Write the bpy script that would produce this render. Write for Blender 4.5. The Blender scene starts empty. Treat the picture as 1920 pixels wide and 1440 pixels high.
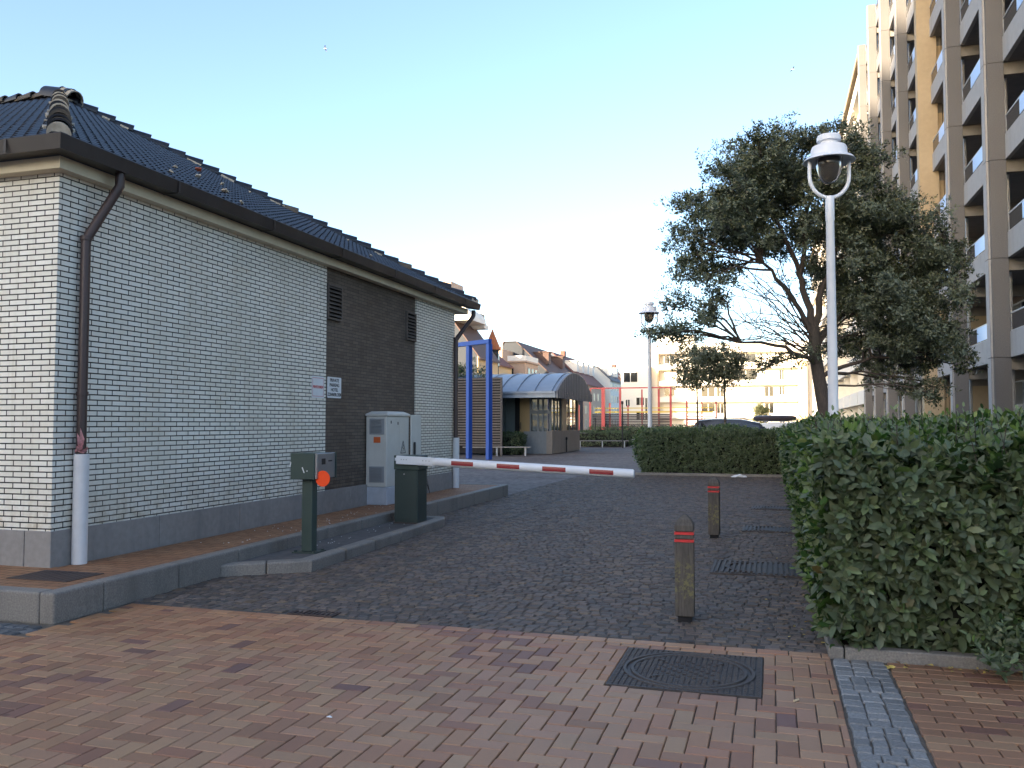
import bpy, bmesh, math, random
import numpy as np
from mathutils import Vector, Matrix
R = math.radians
rnd = random.Random(7)
rng = np.random.default_rng(11)
SC = bpy.context.scene
COL = SC.collection

# ------------------------------------------------------------------ helpers
class MB:
    """collects faces, then links them as ONE mesh object"""
    def __init__(s):
        s.v = []; s.f = []; s.m = []; s.s = []
    def face(s, pts, m=0, sm=False):
        n = len(s.v); s.v += [tuple(p) for p in pts]
        s.f.append(tuple(range(n, n + len(pts)))); s.m.append(m); s.s.append(sm)
    def idx(s, verts, faces, m=0, sm=False):
        n = len(s.v); s.v += [tuple(p) for p in verts]
        for f in faces:
            s.f.append(tuple(i + n for i in f)); s.m.append(m); s.s.append(sm)
    def box(s, x0, x1, y0, y1, z0, z1, m=0):
        v = [(x0,y0,z0),(x1,y0,z0),(x1,y1,z0),(x0,y1,z0),(x0,y0,z1),(x1,y0,z1),(x1,y1,z1),(x0,y1,z1)]
        s.idx(v, [(0,3,2,1),(4,5,6,7),(0,1,5,4),(1,2,6,5),(2,3,7,6),(3,0,4,7)], m)
    def obox(s, c, sx, sy, sz, rz=0, m=0, tilt=None):
        M_ = Matrix.Translation(c) @ Matrix.Rotation(rz, 4, 'Z')
        if tilt: M_ = M_ @ tilt
        v = [M_ @ Vector((a*sx/2, b*sy/2, d*sz/2)) for d in (-1,1) for a,b in ((-1,-1),(1,-1),(1,1),(-1,1))]
        s.idx(v, [(0,3,2,1),(4,5,6,7),(0,1,5,4),(1,2,6,5),(2,3,7,6),(3,0,4,7)], m)
    def prism(s, poly, z0, z1, m=0):
        n = len(poly)
        v = [(p[0],p[1],z0) for p in poly] + [(p[0],p[1],z1) for p in poly]
        s.idx(v, [tuple(reversed(range(n))), tuple(range(n,2*n))] + [(i,(i+1)%n,n+(i+1)%n,n+i) for i in range(n)], m)
    def xprism(s, poly, axis, a0, a1, m=0):
        """poly in the plane across the axis: axis 'x' -> (y,z); 'y' -> (x,z)"""
        n = len(poly)
        f = (lambda p,a:(a,p[0],p[1])) if axis=='x' else (lambda p,a:(p[0],a,p[1]))
        v = [f(p,a0) for p in poly] + [f(p,a1) for p in poly]
        s.idx(v, [tuple(range(n)), tuple(reversed(range(n,2*n)))] + [(i,n+i,n+(i+1)%n,(i+1)%n) for i in range(n)], m)
    def tube(s, pts, r, n=10, m=0, caps=True, sm=True):
        pts = [Vector(p) for p in pts]; k = len(pts)
        rs = r if isinstance(r,(list,tuple)) else [r]*k
        vs = []; ref = None
        for i,p in enumerate(pts):
            t = (pts[min(i+1,k-1)] - pts[max(i-1,0)]).normalized()
            if ref is None:
                ref = Vector((1,0,0)) if abs(t.x) < .8 else Vector((0,1,0))
            a = (ref - t*ref.dot(t)).normalized(); ref = a; b = t.cross(a)
            for j in range(n):
                q = 2*math.pi*j/n
                vs.append(p + (a*math.cos(q) + b*math.sin(q))*rs[i])
        fs = [(i*n+j, i*n+(j+1)%n, (i+1)*n+(j+1)%n, (i+1)*n+j) for i in range(k-1) for j in range(n)]
        s.idx(vs, fs, m, sm)
        if caps:
            s.face([vs[j] for j in reversed(range(n))], m); s.face([vs[(k-1)*n+j] for j in range(n)], m)
    def lathe(s, prof, x=0, y=0, n=24, m=0, sm=True):
        vs = []; k = len(prof)
        for r,z in prof:
            for j in range(n):
                q = 2*math.pi*j/n; vs.append((x+r*math.cos(q), y+r*math.sin(q), z))
        s.idx(vs, [(i*n+j, i*n+(j+1)%n, (i+1)*n+(j+1)%n, (i+1)*n+j) for i in range(k-1) for j in range(n)], m, sm)
    def build(s, name, mats, parent=None, bevel=0, seg=1, uv=True, cut=None):
        me = bpy.data.meshes.new(name)
        me.from_pydata(s.v, [], s.f)
        if not isinstance(mats,(list,tuple)): mats = [mats]
        for x in mats: me.materials.append(x)
        me.polygons.foreach_set('material_index', s.m)
        me.polygons.foreach_set('use_smooth', s.s)
        if bevel or cut or any(s.s):
            bm = bmesh.new(); bm.from_mesh(me)
            if any(s.s) or bevel: bmesh.ops.remove_doubles(bm, verts=bm.verts, dist=1e-5)
            for co,no in (cut or []):
                bmesh.ops.bisect_plane(bm, geom=bm.verts[:]+bm.edges[:]+bm.faces[:], plane_co=co, plane_no=no, clear_outer=True)
            if bevel:
                es = [e for e in bm.edges if len(e.link_faces)==2 and e.calc_face_angle(0) > .6]
                bmesh.ops.bevel(bm, geom=es, offset=bevel, segments=seg, profile=.5, affect='EDGES', clamp_overlap=True)
            bm.to_mesh(me); bm.free()
        if any(s.s):
            try: me.set_sharp_from_angle(angle=R(40))
            except Exception: pass
        if uv: box_uv(me)
        o = bpy.data.objects.new(name, me); COL.objects.link(o)
        if parent: o.parent = parent
        return o

def box_uv(me):
    n = len(me.loops)
    if n == 0: return
    uvl = me.uv_layers.new(name='UV')
    co = np.empty(len(me.vertices)*3); me.vertices.foreach_get('co', co); co = co.reshape(-1,3)
    li = np.empty(n, dtype=np.int32); me.loops.foreach_get('vertex_index', li)
    nf = len(me.polygons)
    nm = np.empty(nf*3); me.polygons.foreach_get('normal', nm); nm = np.abs(nm.reshape(-1,3))
    tot = np.empty(nf, dtype=np.int32); me.polygons.foreach_get('loop_total', tot)
    st = np.empty(nf, dtype=np.int32); me.polygons.foreach_get('loop_start', st)
    order = np.argsort(st); pf = np.empty(n, dtype=np.int32)
    pf[:] = np.repeat(order, tot[order])
    c = co[li]; d = nm.argmax(1)[pf]
    uv = np.where((d==0)[:,None], c[:,[1,2]], np.where((d==1)[:,None], c[:,[0,2]], c[:,[0,1]]))
    uvl.data.foreach_set('uv', uv.astype(np.float32).ravel())

def empty(name, loc=(0,0,0), rz=0):
    o = bpy.data.objects.new(name, None); o.location = loc; o.rotation_euler = (0,0,rz)
    o.empty_display_size = .2; COL.objects.link(o); return o
def tag(o, label=None, cat=None, group=None, kind=None):
    if label: o['label'] = label
    if cat: o['category'] = cat
    if group: o['group'] = group
    if kind: o['kind'] = kind
    return o
def thing(name, label, cat, loc=(0,0,0), rz=0, group=None):
    return tag(empty(name, loc, rz), label, cat, group)
def struct(o): o['kind'] = 'structure'; return o
def kids(o): return [c for c in bpy.data.objects if c.parent == o]
def dup_tree(o, loc=None, rz=None, parent=None, label=None):
    c = o.copy(); COL.objects.link(c)
    if parent: c.parent = parent
    if loc is not None: c.location = loc
    if rz is not None: c.rotation_euler = (0,0,rz)
    if label: c['label'] = label
    for ch in kids(o): dup_tree(ch, parent=c)
    return c

# ------------------------------------------------------------------ materials
def nt(name):
    m = bpy.data.materials.new(name); m.use_nodes = True
    t = m.node_tree; b = t.nodes['Principled BSDF']
    return m, t, b
def node(t, typ, **kw):
    n = t.nodes.new(typ)
    for k,v in kw.items():
        if k.startswith('i_'):
            key = k[2:]
            n.inputs[int(key) if key.isdigit() else key.replace('_',' ')].default_value = v
        else: setattr(n, k, v)
    return n
def c4(c): return (c[0],c[1],c[2],1)
def mixc(t, fac, a, b, mode='MIX'):
    n = t.nodes.new('ShaderNodeMix'); n.data_type='RGBA'; n.blend_type=mode
    for sock,val in ((n.inputs[0],fac),(n.inputs[6],a),(n.inputs[7],b)):
        if hasattr(val,'is_output') or isinstance(val,bpy.types.NodeSocket): t.links.new(val,sock)
        elif isinstance(val,(int,float)): sock.default_value = val
        else: sock.default_value = c4(val)
    return n.outputs[2]
def ramp(t, sock, p0, p1):
    n = t.nodes.new('ShaderNodeMapRange'); n.inputs[1].default_value=p0; n.inputs[2].default_value=p1
    t.links.new(sock, n.inputs[0]); return n.outputs[0]
def coord(t, kind='Object', sc=(1,1,1)):
    tc = t.nodes.new('ShaderNodeTexCoord'); mp = t.nodes.new('ShaderNodeMapping')
    mp.inputs['Scale'].default_value = sc
    t.links.new(tc.outputs[kind], mp.inputs[0]); return mp.outputs[0]
def noise(t, vec, scale, detail=4, rough=.6):
    n = node(t,'ShaderNodeTexNoise'); n.inputs['Scale'].default_value=scale; n.inputs['Detail'].default_value=detail
    n.inputs['Roughness'].default_value=rough; t.links.new(vec, n.inputs['Vector']); return n.outputs[0]
def bump(t, b, h, strength=.3, dist=.01):
    n = node(t,'ShaderNodeBump'); n.inputs['Strength'].default_value=strength; n.inputs['Distance'].default_value=dist
    t.links.new(h, n.inputs['Height']); t.links.new(n.outputs[0], b.inputs['Normal']); return n

def M(name, col, rough=.7, var=.18, scale=6, stain=.0, stain_col=None, bmp=.15, bscale=60, metal=0, sc=(1,1,1), spec=.5):
    m,t,b = nt(name)
    v = coord(t,'Object',sc)
    f = noise(t, v, scale)
    lo = [c*(1-var) for c in col]; hi = [min(1,c*(1+var)) for c in col]
    c = mixc(t, ramp(t,f,.3,.7), lo, hi)
    if stain:
        g = noise(t, coord(t,'Object',(1.3,1.3,.35)), 1.7, 6, .7)
        k = t.nodes.new('ShaderNodeMath'); k.operation='MULTIPLY'; k.inputs[1].default_value=stain
        t.links.new(ramp(t,g,.48,.72), k.inputs[0])
        c = mixc(t, k.outputs[0], c, stain_col or [x*.4 for x in col])
    t.links.new(c, b.inputs['Base Color'])
    b.inputs['Roughness'].default_value = rough; b.inputs['Metallic'].default_value = metal
    b.inputs['Specular IOR Level'].default_value = spec
    rr = mixc(t, f, [max(0,rough-.12)]*3, [min(1,rough+.12)]*3); t.links.new(rr, b.inputs['Roughness'])
    if bmp: bump(t, b, noise(t, coord(t), bscale, 3), bmp, .004)
    return m

def brickmat(name, c1, c2, mortar, bw, rh, ms, rough=.5, off=.5, bst=.6, patch=None, spec=.5, jit=.0):
    m,t,b = nt(name)
    v = coord(t,'UV')
    br = node(t,'ShaderNodeTexBrick'); br.offset = off; br.squash = 1
    br.inputs['Color1'].default_value=c4(c1); br.inputs['Color2'].default_value=c4(c2); br.inputs['Mortar'].default_value=c4(mortar)
    br.inputs['Scale'].default_value=1; br.inputs['Mortar Size'].default_value=ms; br.inputs['Mortar Smooth'].default_value=.15
    br.inputs['Brick Width'].default_value=bw; br.inputs['Row Height'].default_value=rh; br.inputs['Bias'].default_value=0
    t.links.new(v, br.inputs['Vector'])
    g = noise(t, coord(t,'Object',(1,1,.5)), 1.1, 6, .65)
    c = mixc(t, ramp(t,g,.45,.75), br.outputs['Color'], [x*k_ for x,k_ in zip(c1,(.60,.56,.50))], 'MIX') if patch is None else mixc(t, ramp(t,g,.42,.7), br.outputs['Color'], patch)
    k = mixc(t, .38, br.outputs['Color'], c)
    g2 = noise(t, coord(t), 90, 2)
    g3 = noise(t, coord(t,'Object',(5,5,.35)), 2.2, 5, .7)          # rain streaks
    k = mixc(t, ramp(t,g3,.52,.80), k, mixc(t,1.0,k,(.80,.77,.71),'MULTIPLY'))
    sp = t.nodes.new('ShaderNodeSeparateXYZ'); t.links.new(coord(t), sp.inputs[0])
    md = t.nodes.new('ShaderNodeMath'); md.operation='MULTIPLY'; t.links.new(ramp(t,sp.outputs[2],1.15,.55), md.inputs[0]); t.links.new(ramp(t,noise(t,coord(t),7,6,.75),.45,.62), md.inputs[1])
    k = mixc(t, md.outputs[0], k, mixc(t,1.0,k,(.74,.68,.60),'MULTIPLY'))       # splashed dirt
    k = mixc(t, ramp(t,g2,.1,.9), mixc(t,1.0,k,(.86,.86,.86),'MULTIPLY'), k)
    t.links.new(k, b.inputs['Base Color'])
    b.inputs['Specular IOR Level'].default_value = spec
    mr = mixc(t, br.outputs['Fac'], [rough]*3, [.9]*3); t.links.new(mr, b.inputs['Roughness'])
    inv = t.nodes.new('ShaderNodeMath'); inv.operation='SUBTRACT'; inv.inputs[0].default_value=1
    t.links.new(br.outputs['Fac'], inv.inputs[1])
    bump(t, b, inv.outputs[0], bst, .006)
    return m

def attrmat(name, rough=.6, nscale=40, nvar=.25, bst=.25, bscale=120, spec=.5, dirt=0, dirtcol=(.03,.03,.03)):
    m,t,b = nt(name)
    a = node(t,'ShaderNodeVertexColor', layer_name='Col')
    f = noise(t, coord(t), nscale, 4)
    lo = mixc(t,1.0,a.outputs[0],[1-nvar]*3,'MULTIPLY'); c = mixc(t, ramp(t,f,.3,.7), lo, a.outputs[0])
    if dirt:
        g = noise(t, coord(t), 1.3, 6, .7)
        k = t.nodes.new('ShaderNodeMath'); k.operation='MULTIPLY'; k.inputs[1].default_value=dirt
        t.links.new(ramp(t,g,.45,.75), k.inputs[0]); c = mixc(t, k.outputs[0], c, dirtcol)
    if dirt:
        vo=node(t,'ShaderNodeTexVoronoi'); vo.inputs['Scale'].default_value=2.3; t.links.new(coord(t),vo.inputs['Vector'])
        c = mixc(t, ramp(t,vo.outputs['Distance'],.055,.035), c, mixc(t,1.0,c,(.62,.60,.58),'MULTIPLY'))   # old gum spots
    t.links.new(c, b.inputs['Base Color']); b.inputs['Specular IOR Level'].default_value=spec
    rr = mixc(t, f, [rough-.12]*3, [rough+.15]*3); t.links.new(rr, b.inputs['Roughness'])
    bump(t, b, noise(t, coord(t), bscale, 3), bst, .004)
    return m

def leafmat(name, rough=.38, trans=.25, spec=.5):
    m,t,b = nt(name)
    a = node(t,'ShaderNodeVertexColor', layer_name='Col')
    geo = t.nodes.new('ShaderNodeNewGeometry')
    back = mixc(t, .55, a.outputs[0], (.16,.18,.12))
    c = mixc(t, geo.outputs['Backfacing'], a.outputs[0], back)
    t.links.new(c, b.inputs['Base Color']); b.inputs['Roughness'].default_value=rough
    b.inputs['Specular IOR Level'].default_value=spec
    tr = t.nodes.new('ShaderNodeBsdfTranslucent'); t.links.new(mixc(t,1.0,c,(1.2,1.5,.5),'MULTIPLY'), tr.inputs[0])
    mx = t.nodes.new('ShaderNodeMixShader'); mx.inputs[0].default_value=trans
    t.links.new(b.outputs[0], mx.inputs[1]); t.links.new(tr.outputs[0], mx.inputs[2])
    t.links.new(mx.outputs[0], t.nodes['Material Output'].inputs[0])
    return m

def glassmat(name, col, rough=.05, spec=.8, metal=0):
    m,t,b = nt(name)
    b.inputs['Base Color'].default_value=c4(col); b.inputs['Roughness'].default_value=rough
    b.inputs['Specular IOR Level'].default_value=spec; b.inputs['Metallic'].default_value=metal
    bump(t, b, noise(t, coord(t), 2.5, 2), .04, .02)
    return m

WHITE_BRICK = brickmat('white_glazed_brick',(.79,.755,.66),(.88,.85,.77),(.022,.020,.019),.205,.0542,.0064,rough=.35,bst=.8)
BROWN_BRICK = brickmat('brown_brick',(.105,.080,.063),(.155,.121,.094),(.058,.047,.040),.205,.0542,.004,rough=.75,bst=.6)
PLINTH = M('plinth_stone',(.26,.24,.225),.75,.12,14,.45,(.12,.12,.125),bmp=.12,bscale=150)
KERB = M('granite_kerb',(.21,.19,.168),.7,.3,70,.6,(.10,.09,.08),bmp=.5,bscale=180)
KERBTOP = M('granite_kerb_top',(.30,.32,.34),.6,.45,90,.0,bmp=.6,bscale=160)
TILE = M('glazed_roof_tile',(.011,.012,.019),.38,.5,3,.3,(.035,.026,.018),bmp=.1,bscale=30,spec=.45)
TILEW = M('weathered_ridge_tile',(.075,.06,.045),.7,.5,6,.5,(.02,.018,.02),bmp=.4,bscale=40)
MORTAR = M('ridge_mortar',(.42,.37,.30),.9,.3,12,.4,(.16,.11,.06),bmp=.5,bscale=40)
GUTTER = M('brown_gutter',(.022,.016,.015),.5,.2,5,.5,(.042,.036,.034),bmp=.05)
FASCIA = M('cream_fascia',(.68,.59,.43),.6,.06,4,.3,(.42,.32,.2),bmp=.08)
PIPE = M('brown_pipe',(.045,.026,.024),.45,.2,4,.3,(.08,.055,.05),bmp=.05)
GUARD = M('grey_pipe_guard',(.66,.65,.65),.6,.06,9,.25,(.33,.33,.34),bmp=.2,bscale=220)
LOUVER = M('louver_metal',(.10,.085,.075),.55,.2,5)
DARK = M('dark_void',(.012,.012,.014),.9,.1,5,bmp=0)
SIDEWALK = brickmat('orange_clay_pavers',(.30,.135,.058),(.37,.19,.09),(.07,.05,.035),.21,.105,.005,rough=.75,bst=.5,patch=(.16,.062,.03))
GREENM = M('green_paint',(.042,.066,.058),.42,.08,5,.25,(.055,.065,.06),bmp=.04,spec=.45)
GREEND = M('dark_green_paint',(.030,.048,.043),.45,.08,5,.2,(.04,.045,.045),bmp=.04)
STEEL = M('brushed_steel',(.42,.42,.43),.35,.08,30,metal=.8,bmp=.05,sc=(1,1,12))
CABINET = M('cabinet_grey',(.56,.545,.50),.5,.05,5,.22,(.36,.36,.34),bmp=.05)
CABDARK = M('cabinet_vent',(.26,.27,.28),.55,.06,5)
CABBASE = M('cabinet_base',(.42,.45,.50),.7,.08,12,.3,(.28,.29,.30))
WHITEP = M('white_paint',(.74,.75,.77),.4,.04,4,.22,(.48,.47,.45),bmp=.04)
WHITEL = M('lamp_white',(.70,.71,.74),.4,.04,3,.18,(.5,.5,.5),bmp=.04)
REDP = M('red_reflector',(.26,.022,.028),.35,.1,20,bmp=.05)
REDB = M('red_band',(.55,.03,.03),.5,.15,20,bmp=.05)
ORANGEDISC = M('orange_disc',(.95,.075,.008),.45,.03,8,bmp=0)
ORANGEL = M('orange_label',(.60,.12,.03),.5,.05,8,bmp=0)
SIGNW = M('sign_white',(.72,.74,.76),.4,.04,6,.15,(.5,.5,.5),bmp=0)
SIGNR = M('sign_red',(.55,.06,.07),.5,.05,6,bmp=0)
BLACKT = M('black_text',(.02,.02,.022),.5,.05,6,bmp=0)
BLACKP = M('black_plastic',(.016,.016,.018),.4,.1,6)
IRON = M('cast_iron',(.062,.052,.049),.62,.3,30,.5,(.10,.075,.055),metal=.0,spec=.3,bmp=.35,bscale=120)
IRONR = M('rusty_plate',(.052,.033,.028),.65,.3,20,.4,(.09,.045,.03),bmp=.4,bscale=90)
SLATD = M('dark_slats',(.05,.045,.048),.8,.3,8,sc=(1,1,8))
BLUEP = M('blue_paint',(.016,.075,.36),.4,.06,4,.1,(.02,.06,.25),bmp=.03)
REDF = M('red_frame_paint',(.42,.05,.06),.45,.08,4,bmp=.03)
YELF = M('yellow_paint',(.62,.45,.05),.5,.08,4,bmp=.03)
SLAT = M('weathered_slats',(.16,.145,.14),.8,.3,8,.3,(.05,.045,.045),sc=(1,1,8))
CONC = M('exposed_concrete',(.138,.134,.134),.85,.2,40,.3,(.13,.115,.105),bmp=.5,bscale=70)
CONCL = M('light_concrete',(.36,.35,.345),.8,.08,6,.45,(.26,.25,.235),bmp=.15,bscale=50)
SOFFIT = M('soffit_concrete',(.20,.19,.185),.9,.1,4,.2,bmp=.1)
BEAM = M('beam_concrete',(.24,.225,.205),.85,.1,5,.2,bmp=.1)
BEIGE = M('beige_render',(.43,.335,.215),.85,.06,5,.2,(.34,.26,.17),bmp=.15,bscale=120)
BROWNW = M('brown_recess_wall',(.15,.11,.085),.8,.15,5)
CURT = M('curtain',(.42,.39,.34),.9,.1,8,bmp=0)
WINDARK = glassmat('dark_window',(.012,.014,.017),.06,.6)
BALGLASS = glassmat('blue_balcony_glass',(.46,.64,.95),.28,.6,.0)
BALDARK = glassmat('smoked_balcony_glass',(.02,.024,.03),.1,.35)
RAILW = M('rail_aluminium',(.55,.56,.58),.4,.05,5,metal=.4,bmp=0)
WRENDER = M('white_render',(.80,.76,.68),.8,.04,4,.1,(.6,.55,.47),bmp=.1)
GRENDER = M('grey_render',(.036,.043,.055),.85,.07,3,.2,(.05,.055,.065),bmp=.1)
ZINC = M('zinc_roof',(.25,.30,.37),.42,.08,3,.2,(.19,.23,.29),metal=.25,bmp=.03)
ZINCD = M('zinc_cladding',(.19,.195,.215),.5,.1,3,.2,metal=.2,bmp=.03)
KIOSKG = M('kiosk_green_panel',(.13,.165,.165),.6,.06,4,.1,bmp=.03)
KIOSKB = M('kiosk_base_render',(.25,.22,.19),.85,.08,6,.25,bmp=.15)
KIOSKF = M('kiosk_base_grey',(.20,.22,.23),.85,.08,6,.25,bmp=.15)
TAN = M('tan_door',(.36,.25,.11),.5,.08,5,sc=(4,4,1),bmp=.03)
TANP = M('tan_pillar',(.40,.31,.20),.6,.06,5,bmp=.05)
MIRG = glassmat('kiosk_glass',(.25,.27,.26),.03,1.0,.75)
WOOD = M('bench_wood',(.30,.28,.26),.7,.2,8,sc=(8,8,8))
BARK = M('bark',(.062,.047,.038),.9,.35,12,.3,(.035,.05,.025),sc=(4,4,.8),bmp=.8,bscale=25)
TWIG = M('twig',(.05,.038,.03),.9,.2,10,bmp=.1)
CARB = M('dark_blue_car_paint',(.012,.018,.035),.22,.05,3,bmp=0,spec=.7)
CARW = M('white_car_paint',(.72,.72,.72),.25,.03,3,bmp=0,spec=.6)
CARG = glassmat('car_glass',(.02,.025,.03),.03,.9)
TYRE = M('tyre_rubber',(.015,.015,.015),.85,.1,8)
BOXB = M('roof_box_brown',(.05,.032,.028),.4,.1,5,bmp=0)
ROOFO = M('orange_roof_tiles',(.42,.13,.045),.75,.15,3,.2,(.25,.08,.03))
ROOFR = M('red_brown_roof_tiles',(.17,.062,.045),.75,.2,3,.2,(.09,.045,.04))
ROOFB = M('brown_roof_tiles',(.10,.058,.048),.75,.2,3,.2)
ROOFD = M('slate_roof',(.085,.09,.11),.7,.15,3,.2)
PINKW = M('pink_render',(.52,.37,.27),.85,.06,3,.15)
YELW = M('yellow_render',(.62,.47,.27),.85,.06,3,.15)
ASPH = M('paved_ground',(.15,.14,.14),.85,.2,.8,.4,(.09,.085,.085),bmp=.3,bscale=20)
JOINT = M('joint_soil',(.070,.060,.052),.95,.3,30,.3,(.05,.05,.03),bmp=.4,bscale=90)
PAPER = M('paper',(.75,.75,.76),.7,.05,20,bmp=.1)
FILTER = M('cigarette_filter',(.55,.42,.26),.8,.1,20,bmp=0)
YLEAF = M('yellow_leaf',(.55,.40,.10),.6,.25,40,bmp=.1)
TAPE = M('red_white_tape',(.55,.25,.25),.5,.5,30,bmp=0)
GULLW = M('gull_white',(.40,.42,.46),.7,.06,10,bmp=0)
GULLG = M('gull_grey',(.22,.23,.26),.7,.06,10,bmp=0)
PAVER = attrmat('clay_paver',.62,55,.16,.3,160,dirt=.22,dirtcol=(.09,.07,.06))
COBBLE = attrmat('porphyry_sett',.68,35,.35,.55,90,spec=.3,dirt=.28,dirtcol=(.06,.056,.058))
GSETT = attrmat('grey_granite_sett',.6,60,.5,.5,120)
LEAF = leafmat('leaf',.46,.25,.4)
LEAFT = leafmat('tree_leaf',.42,.12)

def woodpost():
    m,t,b = nt('weathered_oak')
    v = coord(t,'Object',(14,14,1.2))
    f = noise(t, v, 4, 6, .7)
    c = mixc(t, ramp(t,f,.3,.7), (.050,.043,.037), (.125,.110,.095))
    v2 = coord(t,'Object')
    g = noise(t, v2, 22, 6, .75)
    sep = t.nodes.new('ShaderNodeSeparateXYZ'); t.links.new(v2, sep.inputs[0])
    up = ramp(t, sep.outputs[2], .10, .22); dn = ramp(t, sep.outputs[2], .56, .40)
    mu = t.nodes.new('ShaderNodeMath'); mu.operation='MULTIPLY'; t.links.new(up,mu.inputs[0]); t.links.new(dn,mu.inputs[1])
    mu2 = t.nodes.new('ShaderNodeMath'); mu2.operation='MULTIPLY'; t.links.new(mu.outputs[0],mu2.inputs[0]); t.links.new(ramp(t,g,.50,.60),mu2.inputs[1])
    c = mixc(t, mu2.outputs[0], c, (.165,.15,.07))
    t.links.new(c, b.inputs['Base Color']); b.inputs['Roughness'].default_value=.9
    bump(t, b, f, .6, .01)
    return m
OAK = woodpost()
def plazamat():
    m,t,b = nt('plaza_setts')
    v = coord(t,'UV')
    vo = node(t,'ShaderNodeTexVoronoi'); vo.inputs['Scale'].default_value=8; vo.inputs['Randomness'].default_value=.7; t.links.new(v,vo.inputs['Vector'])
    g = noise(t, coord(t), .35, 5, .6)
    bw = t.nodes.new('ShaderNodeSeparateColor'); t.links.new(vo.outputs['Color'],bw.inputs[0])
    c = mixc(t, bw.outputs[0], (.105,.090,.084), (.215,.182,.168))
    c = mixc(t, ramp(t,g,.4,.65), c, mixc(t,1.0,c,(.75,.72,.72),'MULTIPLY'))
    t.links.new(c,b.inputs['Base Color']); b.inputs['Roughness'].default_value=.85; b.inputs['Specular IOR Level'].default_value=.25
    bump(t,b,vo.outputs['Distance'],-.6,.02)
    return m
PLAZA = plazamat()

# ------------------------------------------------------------------ coloured block paving (each block real)
def blocks(name, rects, mat, h=.02, inset=.005, rot=0, tilt=.0, zj=.0, rounds=False, z=0.0):
    """rects: (cx,cy,lx,ly,angle,colour) -> one mesh of separate bevelled blocks"""
    V=[];F=[];C=[]
    for cx,cy,lx,ly,an,col in rects:
        ca,sa=math.cos(an),math.sin(an)
        dz=rnd.uniform(-zj,zj); tx=rnd.uniform(-tilt,tilt); ty=rnd.uniform(-tilt,tilt)
        rings=[(0,-h,0),(0,-inset*.9,0),(inset,0,0)] if not rounds else [(0,-h,0),(.003,-inset*1.1,0),(inset*1.6,0,.0)]
        n=len(V)
        jit=[(rnd.uniform(-1,1)*.006,rnd.uniform(-1,1)*.006) if rounds else (0,0) for _ in range(4)]
        for ins,zz,_ in rings:
            for k,(a,b) in enumerate(((-1,-1),(1,-1),(1,1),(-1,1))):
                px=a*(lx/2-ins)+jit[k][0]; py=b*(ly/2-ins)+jit[k][1]
                V.append((cx+px*ca-py*sa, cy+px*sa+py*ca, z+zz+dz+px*tx+py*ty)); C.append(col)
        for r in range(2):
            for k in range(4):
                F.append((n+r*4+k,n+r*4+(k+1)%4,n+r*4+4+(k+1)%4,n+r*4+4+k))
        F.append((n+8,n+9,n+10,n+11))
    me=bpy.data.meshes.new(name); me.from_pydata(V,[],F); me.materials.append(mat)
    at=me.color_attributes.new('Col','FLOAT_COLOR','POINT')
    a=np.ones((len(V),4),dtype=np.float32); a[:,:3]=np.array(C,dtype=np.float32); at.data.foreach_set('color',a.ravel())
    o=bpy.data.objects.new(name,me); COL.objects.link(o); return o

# ------------------------------------------------------------------ SETTING: ground and paving
g = MB(); g.face([(-700,-300,-.05),(700,-300,-.05),(700,900,-.05),(-700,900,-.05)]); struct(g.build('ground',ASPH))
g = MB(); g.face([(-60,18.9,-.03),(6,18.9,-.03),(6,130,-.03),(-60,130,-.03)]); struct(g.build('plaza',PLAZA))
# joints below the blocks
g = MB(); g.face([(-12,-4,-.014),(7,-4,-.014),(7,6.42,-.014),(-12,6.42,-.014)]); struct(g.build('pavement_bedding',M('joint_sand',(.12,.10,.08),.95,.35,25,.5,(.05,.045,.03),bmp=.4,bscale=90)))
g = MB(); g.face([(-5.75,6.42,-.0065),(.6,6.42,-.0065),(.6,28.2,-.0065),(-5.75,28.2,-.0065)]); struct(g.build('driveway_bedding',JOINT))

def pavecol(x,y):
    r=rnd.random(); f=rnd.uniform(.91,1.09)
    patch=math.sin(x*1.3+1.1)*math.sin(y*1.7+.6)+.5*math.sin(x*3.1+y*2.3)
    w=max(0,min(1,(-x-1.5)/4))
    if r < .60-.12*max(0,patch): c=(.365,.210,.124)
    elif r < .84: c=(.335,.174,.100)
    elif r < .975: c=(.285,.142,.083)
    else: c=(.19,.098,.076)
    if patch>.85 and rnd.random()<.45: c=(.215,.108,.078)
    if y>5.4: c=(c[0]*1.0,c[1]*.93,c[2]*.85)
    c=(c[0]*(1+.06*w),c[1]*(1-.02*w),c[2]*(1-.16*w))
    return (c[0]*f,c[1]*f*rnd.uniform(.95,1.05),c[2]*f)
MAN=(-1.0,-.085,5.30,6.20)
rects=[]; w=.1075
def clipbrick(x0,x1,y0,y1):
    x1=min(x1,.362); y1=min(y1,6.325); y0=max(y0,1.2)
    if x0<-5.58: y1=min(y1,5.215)
    a0,a1,b0,b1=MAN[0]-.008,MAN[1]+.008,MAN[2]-.008,MAN[3]+.008
    ox=min(x1,a1)-max(x0,a0); oy=min(y1,b1)-max(y0,b0)
    out=[(x0,x1,y0,y1)]
    if ox>0 and oy>0:
        xm0,xm1=max(x0,a0),min(x1,a1)
        out=[(x0,a0,y0,y1),(a1,x1,y0,y1),(xm0,xm1,y0,b0),(xm0,xm1,b1,y1)]
    return [q for q in out if q[1]-q[0]>=.016 and q[3]-q[2]>=.016]
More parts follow.
